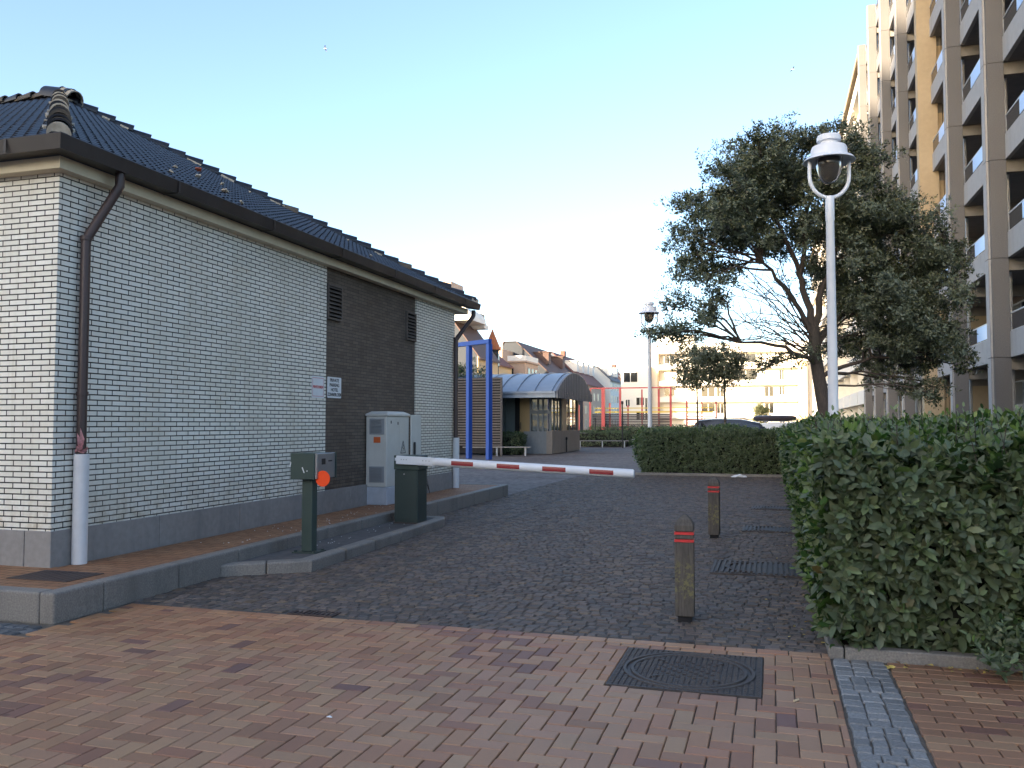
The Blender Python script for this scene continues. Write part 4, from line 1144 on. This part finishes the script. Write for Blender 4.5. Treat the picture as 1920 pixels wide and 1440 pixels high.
for i in range(len(cols)-1):
    ya,yb=cols[i]+.25,cols[i+1]-.25; yc=(ya+yb)/2; L=yb-ya
    for k in range(NF):
        z=ZF+FH*k
        if bal0 is None:
            bal0=bay_balcony(5.55); win0=bay_window(5.6)
            b_,w_=bal0,win0
        else:
            b_=dup_tree(bal0); w_=dup_tree(win0)
        b_.location=(PX-FX,yc-40,z); b_.scale=(1,L/5.55,1)
        w_.location=(8.92-FX,yc-40,z-.30+.0); w_.scale=(1,L/5.6,1)
        if rnd.random()<.4:
            q0=rnd.choice((-2.7,-1.3,.15,1.5)); dz=rnd.choice((-2.3,-1.4,-.9)); g=MB(); g.box(-.012,-.004,q0,q0+1.25,dz,-.09)
            o=g.build('blind',CURT,None); o.parent=w_
# ground floor railings, pipes
g=MB()
for i in range(len(cols)-1):
    g.tube([(PX+.20,cols[i]+.42,0),(PX+.20,cols[i]+.42,ZTOP)],.055,8)
apb(g,'drainpipes',RAILW)
g=MB()
for i in range(len(cols)-1):
    ya,yb=cols[i]+.25,cols[i+1]-.25
    g.box(PX+.02,PX+.10,ya,yb,.0,.9); g.box(PX+.02,PX+.07,ya,yb,1.30,1.35); g.box(PX+.03,PX+.05,ya,yb,1.0,1.05)
    w_=(yb-ya)
apb(g,'ground_floor_balustrade',CONCL)

# white continuation of the same block, sunlit at the top
wb=thing('apartment_building','far white apartment block with stacked balconies beyond the concrete one','apartment building',(FX,80,0))
W0=Vector((FX,80,0))
def wpb(g,name,mats,parent=wb,**k):
    o=g.build(name,mats,None,**k); o.data.transform(Matrix.Translation(-W0)); o.parent=parent; return o
g=MB(); g.box(8.2,20,66,150,0,28.2); wpb(g,'wall',WRENDER)
g=MB()
for k in range(9):
    z=3.2+2.95*k; g.box(6.6,8.2,66,149,z,z+.2)
    for y in range(68,150,7): g.box(6.75,8.19,y,y+.2,z-2.9,z-.001)
wpb(g,'balcony_slab',WRENDER)
for k in range(9):
    z=3.2+2.95*k+.2
    for y in range(66,146,7):
        if k==8 or True:
            pass
    g=MB()
    for y in range(66,146,7): g.box(6.5,6.62,y+.1,y+6.7,z-.3,z+.75)
    wpb(g,'balcony_parapet',WRENDER)
for k in range(9):
    z=3.2+2.95*k-2.9
    g=MB()
    for y in range(66,146,7): g.box(8.15,8.198,y+1.2,y+5.6,z+.4,z+2.5)
    wpb(g,'window',WINDARK)
g=MB(); g.box(6.4,6.6,65.4,65.75,0,28.4); g.box(6.3,20,65.8,150,28.21,28.6); wpb(g,'roof_edge',BEIGE)

# ------------------------------------------------------------------ WHITE FLATS CLOSING THE SQUARE
fl=thing('apartment_building','sunlit white low flats with long balconies closing the square','apartment building',(-8,165,0))
L0=Vector((-8,165,0))
def fpb(g,name,mats,parent=fl,**k):
    o=g.build(name,mats,None,**k); o.data.transform(Matrix.Translation(-L0)); o.parent=parent; return o
g=MB(); g.box(-22,16,165,178,0,16.8); g.box(-27.5,-22.01,163,178,0,12.6); g.box(-21,-14,166,176,16.81,18.6); fpb(g,'wall',WRENDER)
g=MB()
for k in range(1,6):
    z=3.05*k-.4; g.box(-20.5,4.5,163.2,164.99,z,z+.16)
    g.box(-20.5,4.5,163.2,163.32,z+.161,z+.95)
fpb(g,'balcony',WRENDER)
fpb_w=[]
spec=[(-27,-24.4,.12,9.6,11.4,162.95),(-26.6,-25.9,0,5,6.2,162.95),(-24.6,-23.2,0,5.2,6.6,162.95),(-24.6,-23.2,0,2.4,3.9,162.95),(-22.9,-22.2,0,2.4,6.5,162.95)]
for k in range(5):
    z=3.05*k
    for xa,xb in ((-19.5,-17.6),(-12.6,-10.2),(-9.8,-8.6),(-6.4,-2.7),(-1.2,.3),(1.4,2.2)):
        if rnd.random()<.72: spec.append((xa,xb,0,z+.5 if rnd.random()<.5 else z+.9,z+2.35,164.95))
for xa,xb,_,za,zb,yy in spec:
    g=MB(); g.box(xa,xb,yy,yy+.045,za,zb); wn=fpb(g,'window',WINDARK)
    g=MB(); 
    xm=(xa+xb)/2; g.box(xm-.06,xm+.06,yy-.03,yy-.001,za,zb); g.box(xa-.08,xa,yy-.03,yy+.02,za-.08,zb+.08); g.box(xb,xb+.08,yy-.03,yy+.02,za-.08,zb+.08); 
    fpb(g,'window_frame',WRENDER,parent=wn)
g=MB(); g.box(4.6,6.2,163,165,0,13); g.box(-20.6,-20.4,163.2,164.99,0,16); fpb(g,'stair_tower',YELW)

# ------------------------------------------------------------------ HOUSES ALONG THE FAR LEFT SIDE
def hs(name,label,loc):
    return thing(name,label,'house',loc,0,'houses along the far left of the square')
def house(label,ya,yb,eave,rid,roofm,wallm,gablem,xf=-39,xb=-52,xr=None,flat=0,wins=((2,2),),dormers=0,dorm_m=None,chim=0,name='house'):
    h=hs(name,label,(xf,(ya+yb)/2,0)); H0=Vector(h.location)
    def q(g,nm,m_,parent=h,**k):
        o=g.build(nm,m_,None,**k); o.data.transform(Matrix.Translation(-H0)); o.parent=parent; return o
    xr=xr if xr is not None else (xf+xb)/2
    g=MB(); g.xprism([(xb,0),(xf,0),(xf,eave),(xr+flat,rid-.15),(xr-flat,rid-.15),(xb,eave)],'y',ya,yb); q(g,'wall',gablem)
    g=MB(); g.box(xf,xf+.12,ya,yb,0,eave); q(g,'facade',wallm)
    g=MB()
    t=.35; n_=Vector((rid-eave,0,xf-xr-flat)).normalized()
    p1=Vector((xf+.5,0,eave-.3)); p2=Vector((xr+flat,0,rid))
    for sgn in (1,-1):
        xa=xf if sgn>0 else xb; x2=xr+flat*sgn
        g.xprism([(xa+.5*sgn,eave-.28),(x2,rid),(x2,rid-.2),(xa+.5*sgn,eave-.5)],'y',ya-.25,yb+.05)
    if flat: g.box(xr-flat,xr+flat,ya-.25,yb+.05,rid-.05,rid+.02)
    rf=q(g,'roof',roofm)
    for k in range(dormers):
        yc=ya+(yb-ya)*(k+.5)/dormers; zz=eave+(rid-eave)*.42; xx=xf+(xr+flat-xf)*.42
        g=MB(); g.box(xx-2.5,xx+1.1,yc-.9,yc+.9,zz-.3,zz+1.9); g.box(xx-2.5,xx+1.3,yc-1.1,yc+1.1,zz+1.901,zz+2.1)
        dm=q(g,'dormer',dorm_m or WRENDER,parent=rf)
    for k in range(chim):
        yc=ya+(yb-ya)*(k+.6)/max(1,chim); g=MB(); g.box(xr-.5,xr+.5,yc-.8,yc+.8,rid-1,rid+1.3); q(g,'chimney',ROOFR,parent=rf)
    nz=max(1,int(eave/3)); ny=max(2,int((yb-ya)/4))
    for iz in range(nz):
        for iy in range(ny):
            yc=ya+(yb-ya)*(iy+.5)/ny; z=iz*3+.9
            g=MB(); g.box(xf+.1201,xf+.16,yc-.75,yc+.75,z,z+1.6); wn=q(g,'window',WINDARK)
            g=MB(); g.box(xf+.1202,xf+.19,yc-.85,yc-.751,z-.1,z+1.7); g.box(xf+.1202,xf+.19,yc+.751,yc+.85,z-.1,z+1.7); g.box(xf+.1202,xf+.19,yc-.03,yc+.03,z,z+1.6); q(g,'window_frame',WRENDER,parent=wn)
    return h,q,rf
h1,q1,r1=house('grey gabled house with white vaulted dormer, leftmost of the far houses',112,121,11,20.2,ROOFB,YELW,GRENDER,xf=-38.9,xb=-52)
g=MB(); n=10; pts=[(-41.9+2.3*math.cos(math.pi*k/n),16.0+2.1*math.sin(math.pi*k/n)) for k in range(n+1)]; g.xprism(pts[::-1]+[],'y',111.6,118); q1(g,'dormer',WRENDER,parent=r1)
g=MB(); g.box(-45.5,-43.2,113,118,17,21.8); q1(g,'stair_tower',PINKW)
g=MB(); g.box(-44.5,-40.2,119,120.8,15.6,16.2); tq=q1(g,'roof_terrace',WRENDER); 
g=MB(); g.box(-44.5,-40.2,118.9,118.98,16.21,18.0); q1(g,'terrace_glass',MIRG,parent=tq)
h2,q2,r2=house('beige house with brown roof, orange pointed turret and balcony',122,136,11.2,15.6,ROOFR,YELW,YELW,xf=-41.3,xb=-52)
tx,ty=-41.6,127
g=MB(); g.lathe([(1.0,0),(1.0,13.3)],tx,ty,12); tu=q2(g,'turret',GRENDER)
g=MB(); g.lathe([(1.4,13.1),(.85,14.4),(.35,15.6),(0,16.5)],tx,ty,14,0,False); q2(g,'turret_roof',ROOFO,parent=tu)
for k in range(6):
    an=R(-150+k*50); g=MB(); g.obox((tx+1.0*math.cos(an),ty+1.0*math.sin(an),11.6),.06,.62,2.0,an); q2(g,'window',WINDARK,parent=tu)
g=MB(); g.box(-45.2,-41.4,121.02,121.9,7.9,8.1); g.box(-45.2,-41.4,121.02,121.08,8.101,9.1); g.box(-45.2,-41.4,121.02,121.9,10.8,11.0);  q2(g,'balcony',WRENDER)
for xa in (-44.4,-42.9):
    g=MB(); g.box(xa,xa+.8,121.93,121.98,8.3,10.3); q2(g,'window',WINDARK)
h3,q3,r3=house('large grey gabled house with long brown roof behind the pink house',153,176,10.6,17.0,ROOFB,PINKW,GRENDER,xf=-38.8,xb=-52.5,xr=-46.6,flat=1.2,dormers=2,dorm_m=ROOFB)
g=MB(); g.box(-50.5,-46,146,152.9,0,15.0); g.box(-46.7,-46.4,147.5,147.8,15.01,18.0); q3(g,'side_block',PINKW)
hp=hs('house','flat-roofed pink house with row of windows above the kiosk roof',(-40,143,0))
HP0=Vector(hp.location)
def qp(g,nm,m_,parent=hp,**k):
    o=g.build(nm,m_,None,**k); o.data.transform(Matrix.Translation(-HP0)); o.parent=parent; return o
g=MB(); g.box(-46.6,-39.4,138,146,0,11.9); qp(g,'wall',PINKW); g=MB(); g.box(-46.9,-39.1,137.7,146.2,11.91,12.2); qp(g,'roof',PINKW)
g=MB(); g.box(-42.6,-39.3,138.2,138.3,12.21,13.1); g.box(-39.4,-39.3,138.31,145.8,12.21,13.1); qp(g,'balustrade',WRENDER)
for k in range(4):
    g=MB(); g.box(-45.6+k*1.1,-44.8+k*1.1,137.94,137.99,9.4,11.0); wn=qp(g,'window',WINDARK); g=MB(); g.box(-45.68+k*1.1,-45.605+k*1.1,137.9,137.98,9.3,11.1); qp(g,'window_frame',WRENDER,parent=wn)
for k in range(3):
    g=MB(); g.box(-39.39,-39.34,139.5+k*2.2,140.8+k*2.2,9.2,11.0); qp(g,'window',WINDARK)
house('house with dark gable, red roof and white dormers',180,203,10.5,17.2,ROOFR,PINKW,ROOFD,xf=-38.6,xb=-51,xr=-46.2,flat=.8,dormers=4,chim=1)
hw=house('white modern house with grey flat-topped roof storey',206,222,12.5,15.6,ROOFD,WRENDER,WRENDER,xf=-37.5,xb=-50,flat=3,dormers=2)
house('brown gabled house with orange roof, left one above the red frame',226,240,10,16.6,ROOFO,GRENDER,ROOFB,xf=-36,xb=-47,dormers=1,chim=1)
house('house with bright orange roof and yellow walls, nearest the white flats',243,262,9,15.3,ROOFO,YELW,YELW,xf=-32.5,xb=-46,chim=1,dormers=1,dorm_m=ROOFO)

# ------------------------------------------------------------------ KIOSK
ks=thing('kiosk','glazed kiosk pavilion with curved zinc vault roof','kiosk',(-11.3,44.8,0))
K0=Vector(ks.location)
def kp(g,nm,m_,parent=ks,**k):
    o=g.build(nm,m_,None,**k); o.data.transform(Matrix.Translation(-K0)); o.parent=parent; return o
g=MB(); g.box(-17.5,-14.0,44.8,51.6,0,3.2); g.box(-14.0,-13.45,45.2,51.6,0,3.2); kp(g,'wall',KIOSKG)
g=MB(); g.box(-11.62,-11.3,44.8,51.7,0,1.22); kp(g,'base_wall',KIOSKB)
g=MB(); g.box(-12.9,-11.621,44.795,45.1,0,1.20); kp(g,'front_base_wall',KIOSKF)
g=MB(); g.box(-11.55,-11.33,47.25,48.35,1.221,3.2); g.box(-11.5,-11.34,51.35,51.6,1.221,3.2); kp(g,'pillar',TANP)
for y0,y1 in ((44.95,47.24),(48.36,51.34)):
    g=MB(); g.box(-11.44,-11.42,y0,y1,1.25,3.18); wn=kp(g,'window',MIRG)
    g=MB(); 
    for q in (0,.333,.667,1): yy=y0+(y1-y0)*q; g.box(-11.46,-11.38,yy-.03,yy+.03,1.221,3.2)
    kp(g,'window_frame',KIOSKF,parent=wn)
g=MB(); g.box(-12.55,-11.45,44.98,45.0,1.201,3.18); wn=kp(g,'window',MIRG)
g=MB()
for xx in (-12.55,-12.12,-11.85,-11.46): g.box(xx-.045,xx+.045,44.93,45.04,1.201,3.2)
g.box(-12.5,-11.5,44.94,45.03,2.15,2.35); kp(g,'window_frame',KIOSKF,parent=wn)
g=MB(); g.box(-13.15,-12.6,44.95,45.02,.05,3.18); dk=kp(g,'door',TAN); g=MB(); g.box(-13.10,-13.07,44.88,44.949,1.3,1.7); kp(g,'handle',BLACKP,parent=dk)
g=MB(); g.box(-13.45,-13.16,45.05,45.2,0,3.2); kp(g,'recess',DARK)
g=MB(); g.tube([(-14.25,44.72,0),(-14.25,44.72,3.1)],.04,8); g.lathe([(.05,3.1),(.09,3.2),(.09,3.25)],-14.25,44.72,8); kp(g,'downpipe',KIOSKF)
# vault
yA,yB=43.35,52.3; zc=3.30; rise=1.18; ym=(yA+yB)/2
def arch(k,n=20,up=0): 
    t=-1+2*k/n; hw=(yB-yA)/2; Rr=(hw*hw+rise*rise)/(2*rise); yy=t*hw; return (ym+yy, zc+math.sqrt(Rr*Rr-yy*yy)-(Rr-rise)+up)
g=MB(); A=[arch(k) for k in range(21)]
xs=(-19,-10.75)
g.xprism(A[::-1]+[],'x',xs[0],xs[1])
vr=kp(g,'vault_roof',ZINC)
g=MB()
x=-10.95
while x>-19:
    for k in range(20):
        a_,b_=arch(k,20,.001),arch(k+1,20,.001); g.idx([(x-.02,a_[0],a_[1]),(x+.02,a_[0],a_[1]),(x+.02,b_[0],b_[1]),(x-.02,b_[0],b_[1]),(x-.02,a_[0],a_[1]+.06),(x+.02,a_[0],a_[1]+.06),(x+.02,b_[0],b_[1]+.06),(x-.02,b_[0],b_[1]+.06)],[(4,5,6,7),(0,4,7,3),(1,2,6,5),(0,1,5,4)])
    x-=.95
kp(g,'standing_seams',ZINC,parent=vr)
g=MB(); g.xprism([(p[0],p[1]+.02) for p in A[::-1]]+[],'x',-10.749,-10.64)
gb=kp(g,'gable_end',ZINCD)
g=MB(); yy=yA+.3
while yy<yB-.2:
    t=(yy-ym)/((yB-yA)/2); hw=(yB-yA)/2; Rr=(hw*hw+rise*rise)/(2*rise); zt_=zc+math.sqrt(max(0,Rr*Rr-(yy-ym)**2))-(Rr-rise)
    g.box(-10.639,-10.60,yy-.025,yy+.025,2.97,zt_-.02); yy+=.42
kp(g,'gable_ribs',ZINCD,parent=gb)
g=MB(); g.box(-10.749,-10.645,yA+.03,yB-.03,2.96,3.299); kp(g,'gable_band',ZINCD)
g=MB(); g.box(-19,-10.76,yA-.02,yA+.3,2.98,3.28); g.box(-19,-10.76,yA-.10,yA-.021,3.2,3.31); kp(g,'eave_fascia',ZINC)
g=MB(); g.box(-18.9,-10.77,yA+.31,yB-.1,3.22,3.29); kp(g,'soffit',SOFFIT)
g=MB(); g.tube([(-11.26,48.0,0),(-11.26,48.0,.75)],.03,8); g.lathe([(.05,.7),(.07,.75),(.05,.85),(0,.86)],-11.26,48.0,8); kp(g,'tap',BLACKP)

# ------------------------------------------------------------------ FRAMES, SCREENS, BENCHES
fr=thing('blue_frame','tall blue steel portal frame left of the kiosk','steel frame',(-13,37,0))
for px,py in ((-13.42,37.5),(-12.18,36.7),(-17.2,39.9)):
    g=MB(); g.box(-.11,.11,-.11,.11,0,5.22); o=g.build('post',BLUEP,fr,bevel=.01); o.location=(px+13,py-37,0); o.rotation_euler=(0,0,R(-33))
g=MB(); g.obox((-14.69+13,38.3-37,5.33),6.1,.2,.2,math.atan2(39.9-36.7,-17.2+12.18)); g.build('crossbar',BLUEP,fr,bevel=.01)
def screen(label,x0,x1,y,z0,z1,n):
    t=thing('slat_screen',label,'slat screen',((x0+x1)/2,y,0)); L=x1-x0
    g=MB(); dz=(z1-z0)/n
    for k in range(n): g.obox((rnd.uniform(-.01,.01),0,z0+dz*(k+.5)),L,.03,dz*.52,0,0,Matrix.Rotation(R(18+rnd.uniform(-5,5)),4,'X'))
    g.build('slats',SLAT,t)
    g=MB()
    for q in (-.5,-.17,.17,.5): g.box(L*q-.05,L*q+.05,.05,.13,0,z1)
    g.build('posts',SLAT,t)
    g=MB(); g.box(-L/2,L/2,.14,.17,z0*.2,z1); g.build('backing',DARK,t)
    return t
screen('tall weathered slatted screen behind the blue frame',-24,-13.3,42.0,.45,4.0,26)
rf_=thing('red_frame','red steel climbing frame with slatted panels right of the kiosk','steel frame',(-9,70,0))
F0=Vector(rf_.location)
def rp(g,nm,m_,**k):
    o=g.build(nm,m_,None,**k); o.data.transform(Matrix.Translation(-F0)); o.parent=rf_; return o
for px,py,h_,w_ in ((-14.4,70,4.5,.16),(-13.3,70,4.5,.28),(-11.9,70,4.5,.16),(-9.0,72,4.5,.16),(-7.8,70,4.5,.16),(-6.9,74,3.6,.14),(-4.6,76,3.6,.14),(-15.8,72,3.2,.14),(-10.4,72,4.5,.12),(-13.3,73,3.4,.14),(-5.8,76,3.6,.1),(-11.9,74,3.2,.12)):
    g=MB(); g.box(px-w_/2,px+w_/2,py-w_/2,py+w_/2,0,h_); rp(g,'post',REDF)
g=MB(); g.box(-14.4,-7.8,69.95,70.05,4.5,4.6); g.box(-7.85,-7.75,70.06,74,4.5,4.6); rp(g,'top_rail',REDF)
g=MB(); g.box(-14.4,-4.6,71.9,71.98,2.55,2.66); g.box(-14.4,-4.6,71.9,71.98,2.9,2.97); rp(g,'yellow_rail',YELF)
g=MB()
for k in range(17): g.box(-14.3,-7.9,70.3,70.34,.15+k*.135,.255+k*.135)
rp(g,'slat_panel',SLATD)
g=MB()
for k in range(9): g.box(-7.0,-4.7,75,75.04,.25+k*.28,.33+k*.28)
rp(g,'ladder_bars',REDF)
def bench(label,loc,L,rz):
    t=thing('bench',label,'bench',loc,rz,'slender benches on the plaza')
    g=MB(); 
    for yy in (-.17,0,.17): g.box(-L/2,L/2,yy-.07,yy+.07,.42,.465)
    g.build('seat',WOOD,t)
    for q in (-.42,0,.42):
        g=MB(); g.box(L*q-.03,L*q+.03,-.2,.2,.0,.419); g.build('leg',RAILW,t)
    return t
bench('slender plank bench before the low hedge beside the blue frame',(-13.2,41.0,0),3.4,R(22))
bench('slender plank bench to the right of the kiosk, nearest one',(-11.2,58.5,0),3.6,R(12))
bench('slender plank bench by the red frame, farthest from the kiosk',(-9.3,64,0),3.0,R(-4))
HP2=[(.045,.085,.030),(.065,.11,.035),(.03,.06,.025)]
def low_hedge(label,x0,x1,y0,y1,z,n,pal=HP2):
    h=thing('low_hedge',label,'hedge',((x0+x1)/2,(y0+y1)/2,0)); loc=np.array(h.location)
    g=MB(); g.box(x0+.08,x1-.08,y0+.08,y1-.08,0,z-.08); c=g.build('branches',CORE,h,uv=False); c.data.transform(Matrix.Translation(-h.location))
    P,D=hedge_pts(x0,x1,y0,y1,z,n,'FRT',.4); D=D+rng.normal(scale=.5,size=D.shape)
    sprays(P-loc,D,5,.13,False,pal,[4,3,3],'foliage',LEAF,h)
low_hedge('low clipped hedge in front of the kiosk wall, beside the blue frame',-14.8,-12.6,43.0,44.0,1.05,900)
low_hedge('low clipped hedge behind the bench right of the kiosk',-15.0,-9.8,60.5,61.8,1.0,900)
low_hedge('long low hedge before the red frame',-14.0,-5.5,66.5,67.8,1.25,1100)
low_hedge('thin distant hedge behind the red frame',-16,2,77,78.5,1.4,1400)
g=MB(); g.tube([(0,0,0),(0,0,2.9)],.045,8); g.lathe([(.045,2.9),(.08,2.95),(.08,3.1),(0,3.15)],0,0,8); o=g.build('dark_post',BLACKP); o.location=(-9.55,57.0,0); tag(o,'thin black post standing right of the kiosk','post')
g=MB(); g.tube([(0,0,0),(0,0,1.9)],.045,8); g.lathe([(.045,1.9),(.07,1.94),(.07,2.05),(0,2.08)],0,0,8); o=g.build('dark_post',BLACKP); o.location=(-12.4,62.0,0); tag(o,'short black post between kiosk and red frame','post')

# ------------------------------------------------------------------ CARS
def car(label,loc,rz,paint,h=1.62,L=4.5,box=False):
    c=thing('parked_car',label,'car',loc,rz,'cars parked behind the back hedge')
    W=1.78
    # sections across the length: x, half width, sill z, shoulder z, roof z, roof half width
    S=[(-L/2,.70,.45,.80,.82,.60),(-L/2+.12,.80,.32,.95,.97,.68),(-L*.28,.86,.25,.98,1.0,.70),(-L*.14,.88,.25,1.0,h-.06,.62),(0,.89,.25,1.0,h,.64),(L*.22,.88,.25,1.0,h-.02,.62),(L*.38,.86,.27,1.0,h-.16,.60),(L*.47,.82,.32,.98,1.02,.66),(L/2,.74,.42,.85,.87,.60)]
    g=MB(); ring=[]
    for x,hw,z0,zs,zr,rw in S:
        ring.append([(x,-hw,z0),(x,-hw*1.0,(z0+zs)/2),(x,-hw*.97,zs),(x,-rw,zr),(x,-rw*.5,zr+.025),(x,rw*.5,zr+.025),(x,rw,zr),(x,hw*.97,zs),(x,hw,(z0+zs)/2),(x,hw,z0)])
    n=10; vs=sum(ring,[])
    g.idx(vs,[(i*n+j,(i+1)*n+j,(i+1)*n+(j+1)%n,i*n+(j+1)%n) for i in range(len(S)-1) for j in range(n)],0,True)
    g.face(ring[0]); g.face(ring[-1][::-1])
    body=g.build('body',paint,c)
    for sgn in (-1,1):
        for xa,xb,za,zb in ((-L*.13,-.02,h-.10,h-.06),(.03,L*.21,h-.06,h-.08),(L*.235,L*.375,h-.09,h-.22)):
            g=MB()
            def pt(x,f,zt): 
                return (x,sgn*(.868-.235*f+.006),1.03+(zt-1.03)*f)
            g.face([pt(xa+.02,0,h),pt(xb,0,h),pt(xb,.9,zb),pt(xa+.06,.9,za)]); g.build('side_window',CARG,c)
    g=MB(); g.face([(-L*.28+.06,-.60,1.04),(-L*.28+.06,.60,1.04),(-L*.14-.03,.56,h-.09),(-L*.14-.03,-.56,h-.09)]); o=g.build('windscreen',CARG,c); o.location=(-.012,0,.02)
    g=MB(); g.face([(L*.47-.04,-.56,1.08),(L*.47-.04,.56,1.08),(L*.38+.04,.52,h-.22),(L*.38+.04,-.52,h-.22)]); o=g.build('rear_window',CARG,c); o.location=(.02,0,.02)
    for sx in (-1,1):
        for sy in (-1,1):
            g=MB(); y=sy*.80; g.tube([(sx*L*.30,y-.1,.32),(sx*L*.30,y+.1,.32)],.32,20); w_=g.build('wheel',TYRE,c,bevel=.02)
            g=MB(); g.tube([(sx*L*.30,y+sy*.10,.32),(sx*L*.30,y+sy*.112,.32)],.2,16); g.build('rim',STEEL,w_)
    for sy in (-1,1):
        g=MB(); g.obox((-L/2+.07,sy*.58,.78),.10,.30,.14); g.build('headlight',SIGNW,c,bevel=.02)
        g=MB(); g.obox((L/2-.05,sy*.62,.84),.08,.22,.18); g.build('tail_light',REDP,c,bevel=.02)
        g=MB(); g.tube([(-L*.10,sy*.56,h+.0),(-L*.08,sy*.56,h+.06),(L*.25,sy*.56,h+.05),(L*.28,sy*.56,h-.02)],.014,6); g.build('roof_rail',STEEL,c)
    if box:
        g=MB(); n=12; ring=[]
        for x,s_ in ((-.95,.45),(-.80,.85),(-.2,1.0),(.6,1.0),(.9,.8),(1.0,.5)):
            ring.append([(x,.42*s_*math.cos(2*math.pi*k/n),h+.21+.16*s_*(math.sin(2*math.pi*k/n)*.9)) for k in range(n)])
        vs=sum(ring,[]); g.idx(vs,[(i*n+j,i*n+(j+1)%n,(i+1)*n+(j+1)%n,(i+1)*n+j) for i in range(5) for j in range(n)],0,True); g.face(ring[0][::-1]); g.face(ring[-1]); g.build('roof_box',BOXB,c)
    return c
car('dark blue car with silver roof rail, only its roof above the back hedge',(-2.25,36.2,0),R(4),CARB,1.80,4.6)
car('white car carrying a dark brown roof box behind the back hedge',(.1,42.5,0),R(3),CARW,1.66,4.5,True)
car('white estate car parked at the far right behind the hedge',(1.4,47.5,0),R(-4),CARW,1.72,4.8)

# ------------------------------------------------------------------ GULLS
def gull(loc,s_,rz,bank,label):
    t=thing('seagull',label,'bird',loc,rz)
    g=MB(); g.tube([(-.24,0,0),(-.16,0,.0),(0,0,.01),(.12,0,.015),(.20,0,.03),(.245,0,.03),(.29,0,.022)],[.012,.04,.062,.055,.036,.03,.006],8); o=g.build('body',GULLW,t); o.scale=(s_,)*3
    for sg in (-1,1):
        g=MB(); P=[(.08,.04),(.12,.28),(.05,.52),(-.10,.66)]; Q=[(-.08,.04),(-.04,.28),(-.06,.5),(-.12,.66)]; Z=[.02,.12,.10,.02]
        for k in range(3):
            a=[(P[k][0],sg*P[k][1],Z[k]),(P[k+1][0],sg*P[k+1][1],Z[k+1]),(Q[k+1][0],sg*Q[k+1][1],Z[k+1]),(Q[k][0],sg*Q[k][1],Z[k])]
            g.face(a); g.face([(x,y,z-.012) for x,y,z in a][::-1])
        o=g.build('wing',GULLG,t); o.scale=(s_,)*3; o.rotation_euler=(bank,0,0)
    g=MB(); g.face([(-.22,-.02,0),(-.22,.02,0),(-.33,.06,0),(-.33,-.06,0)]); o=g.build('tail',GULLW,t); o.scale=(s_,)*3
gull((-36.5,65,34.0),.62,R(200),R(18),'seagull flying high in the blue sky over the brick building')
gull((2.2,80,33.5),.7,R(20),R(-10),'pale seagull flying high above the dark evergreen tree')

# ------------------------------------------------------------------ TOWER BLOCK BEHIND (out of the picture; it throws the shade over the drive)
tb=thing('tower_block','long tall apartment slab standing behind the photographer','apartment building',(-62,-100,0))
g=MB(); g.box(-14,2,-60,47,0,52.5); g.build('wall',CONCL,tb)
for k in range(17):
    g=MB(); z=3*k+1
    for y in range(-58,44,4): g.box(2.001,2.03,y,y+2.6,z,z+1.6)
    g.build('window_row',WINDARK,tb)

tw=thing('glow_blocker_row','unseen flat-roofed row behind the photographer, added to block warm sky glow','building',(0,-22,0))  # unseen row, added to hold back warm low sky light from behind
g=MB(); g.box(-30,34,-14,-4,0,8.2); g.build('wall',M('row_render',(.36,.34,.31),.85,.06,4),tw)
for k in range(2):
    z=3.2*k+1.0
    for x in range(-28,32,4):
        g=MB(); g.box(x,x+1.8,-3.999,-3.96,z,z+1.6); g.build('window',WINDARK,tw)

# ------------------------------------------------------------------ CAMERA, LIGHT, SKY
cam=bpy.data.cameras.new('camera'); co=bpy.data.objects.new('camera',cam); COL.objects.link(co)
cam.sensor_width=36; cam.lens=1610/1920*36; cam.clip_end=3000; cam.clip_start=.05
co.location=(0,0,1.6); co.rotation_euler=(R(90)+math.atan(75/1610),0,R(16.83))
SC.camera=co
AZX,AZY=.42,.907; EL=11.0
sd=bpy.data.lights.new('sun','SUN'); so=bpy.data.objects.new('sun',sd); COL.objects.link(so)
sd.energy=5.0; sd.angle=R(.53); sd.color=(1,.80,.56)
dirv=Vector((AZX*math.cos(R(EL)),AZY*math.cos(R(EL)),-math.sin(R(EL)))).normalized()
so.rotation_euler=dirv.to_track_quat('-Z','Y').to_euler()
wd=bpy.data.worlds.new('World'); SC.world=wd; wd.use_nodes=True; t=wd.node_tree
sk=t.nodes.new('ShaderNodeTexSky'); sk.sky_type='NISHITA'; sk.sun_disc=False; sk.sun_elevation=R(EL)
sk.sun_rotation=math.atan2(-AZX,-AZY)
sk.air_density=.74; sk.dust_density=1.6; sk.ozone_density=1.15
bg=t.nodes['Background']; bg.inputs[1].default_value=.15; t.links.new(sk.outputs[0],bg.inputs[0])
SC.view_settings.view_transform='Standard'; SC.view_settings.look='None'; SC.view_settings.exposure=1.95; SC.view_settings.gamma=1
SC.render.engine='CYCLES'; SC.cycles.max_bounces=6; SC.cycles.use_denoising=True
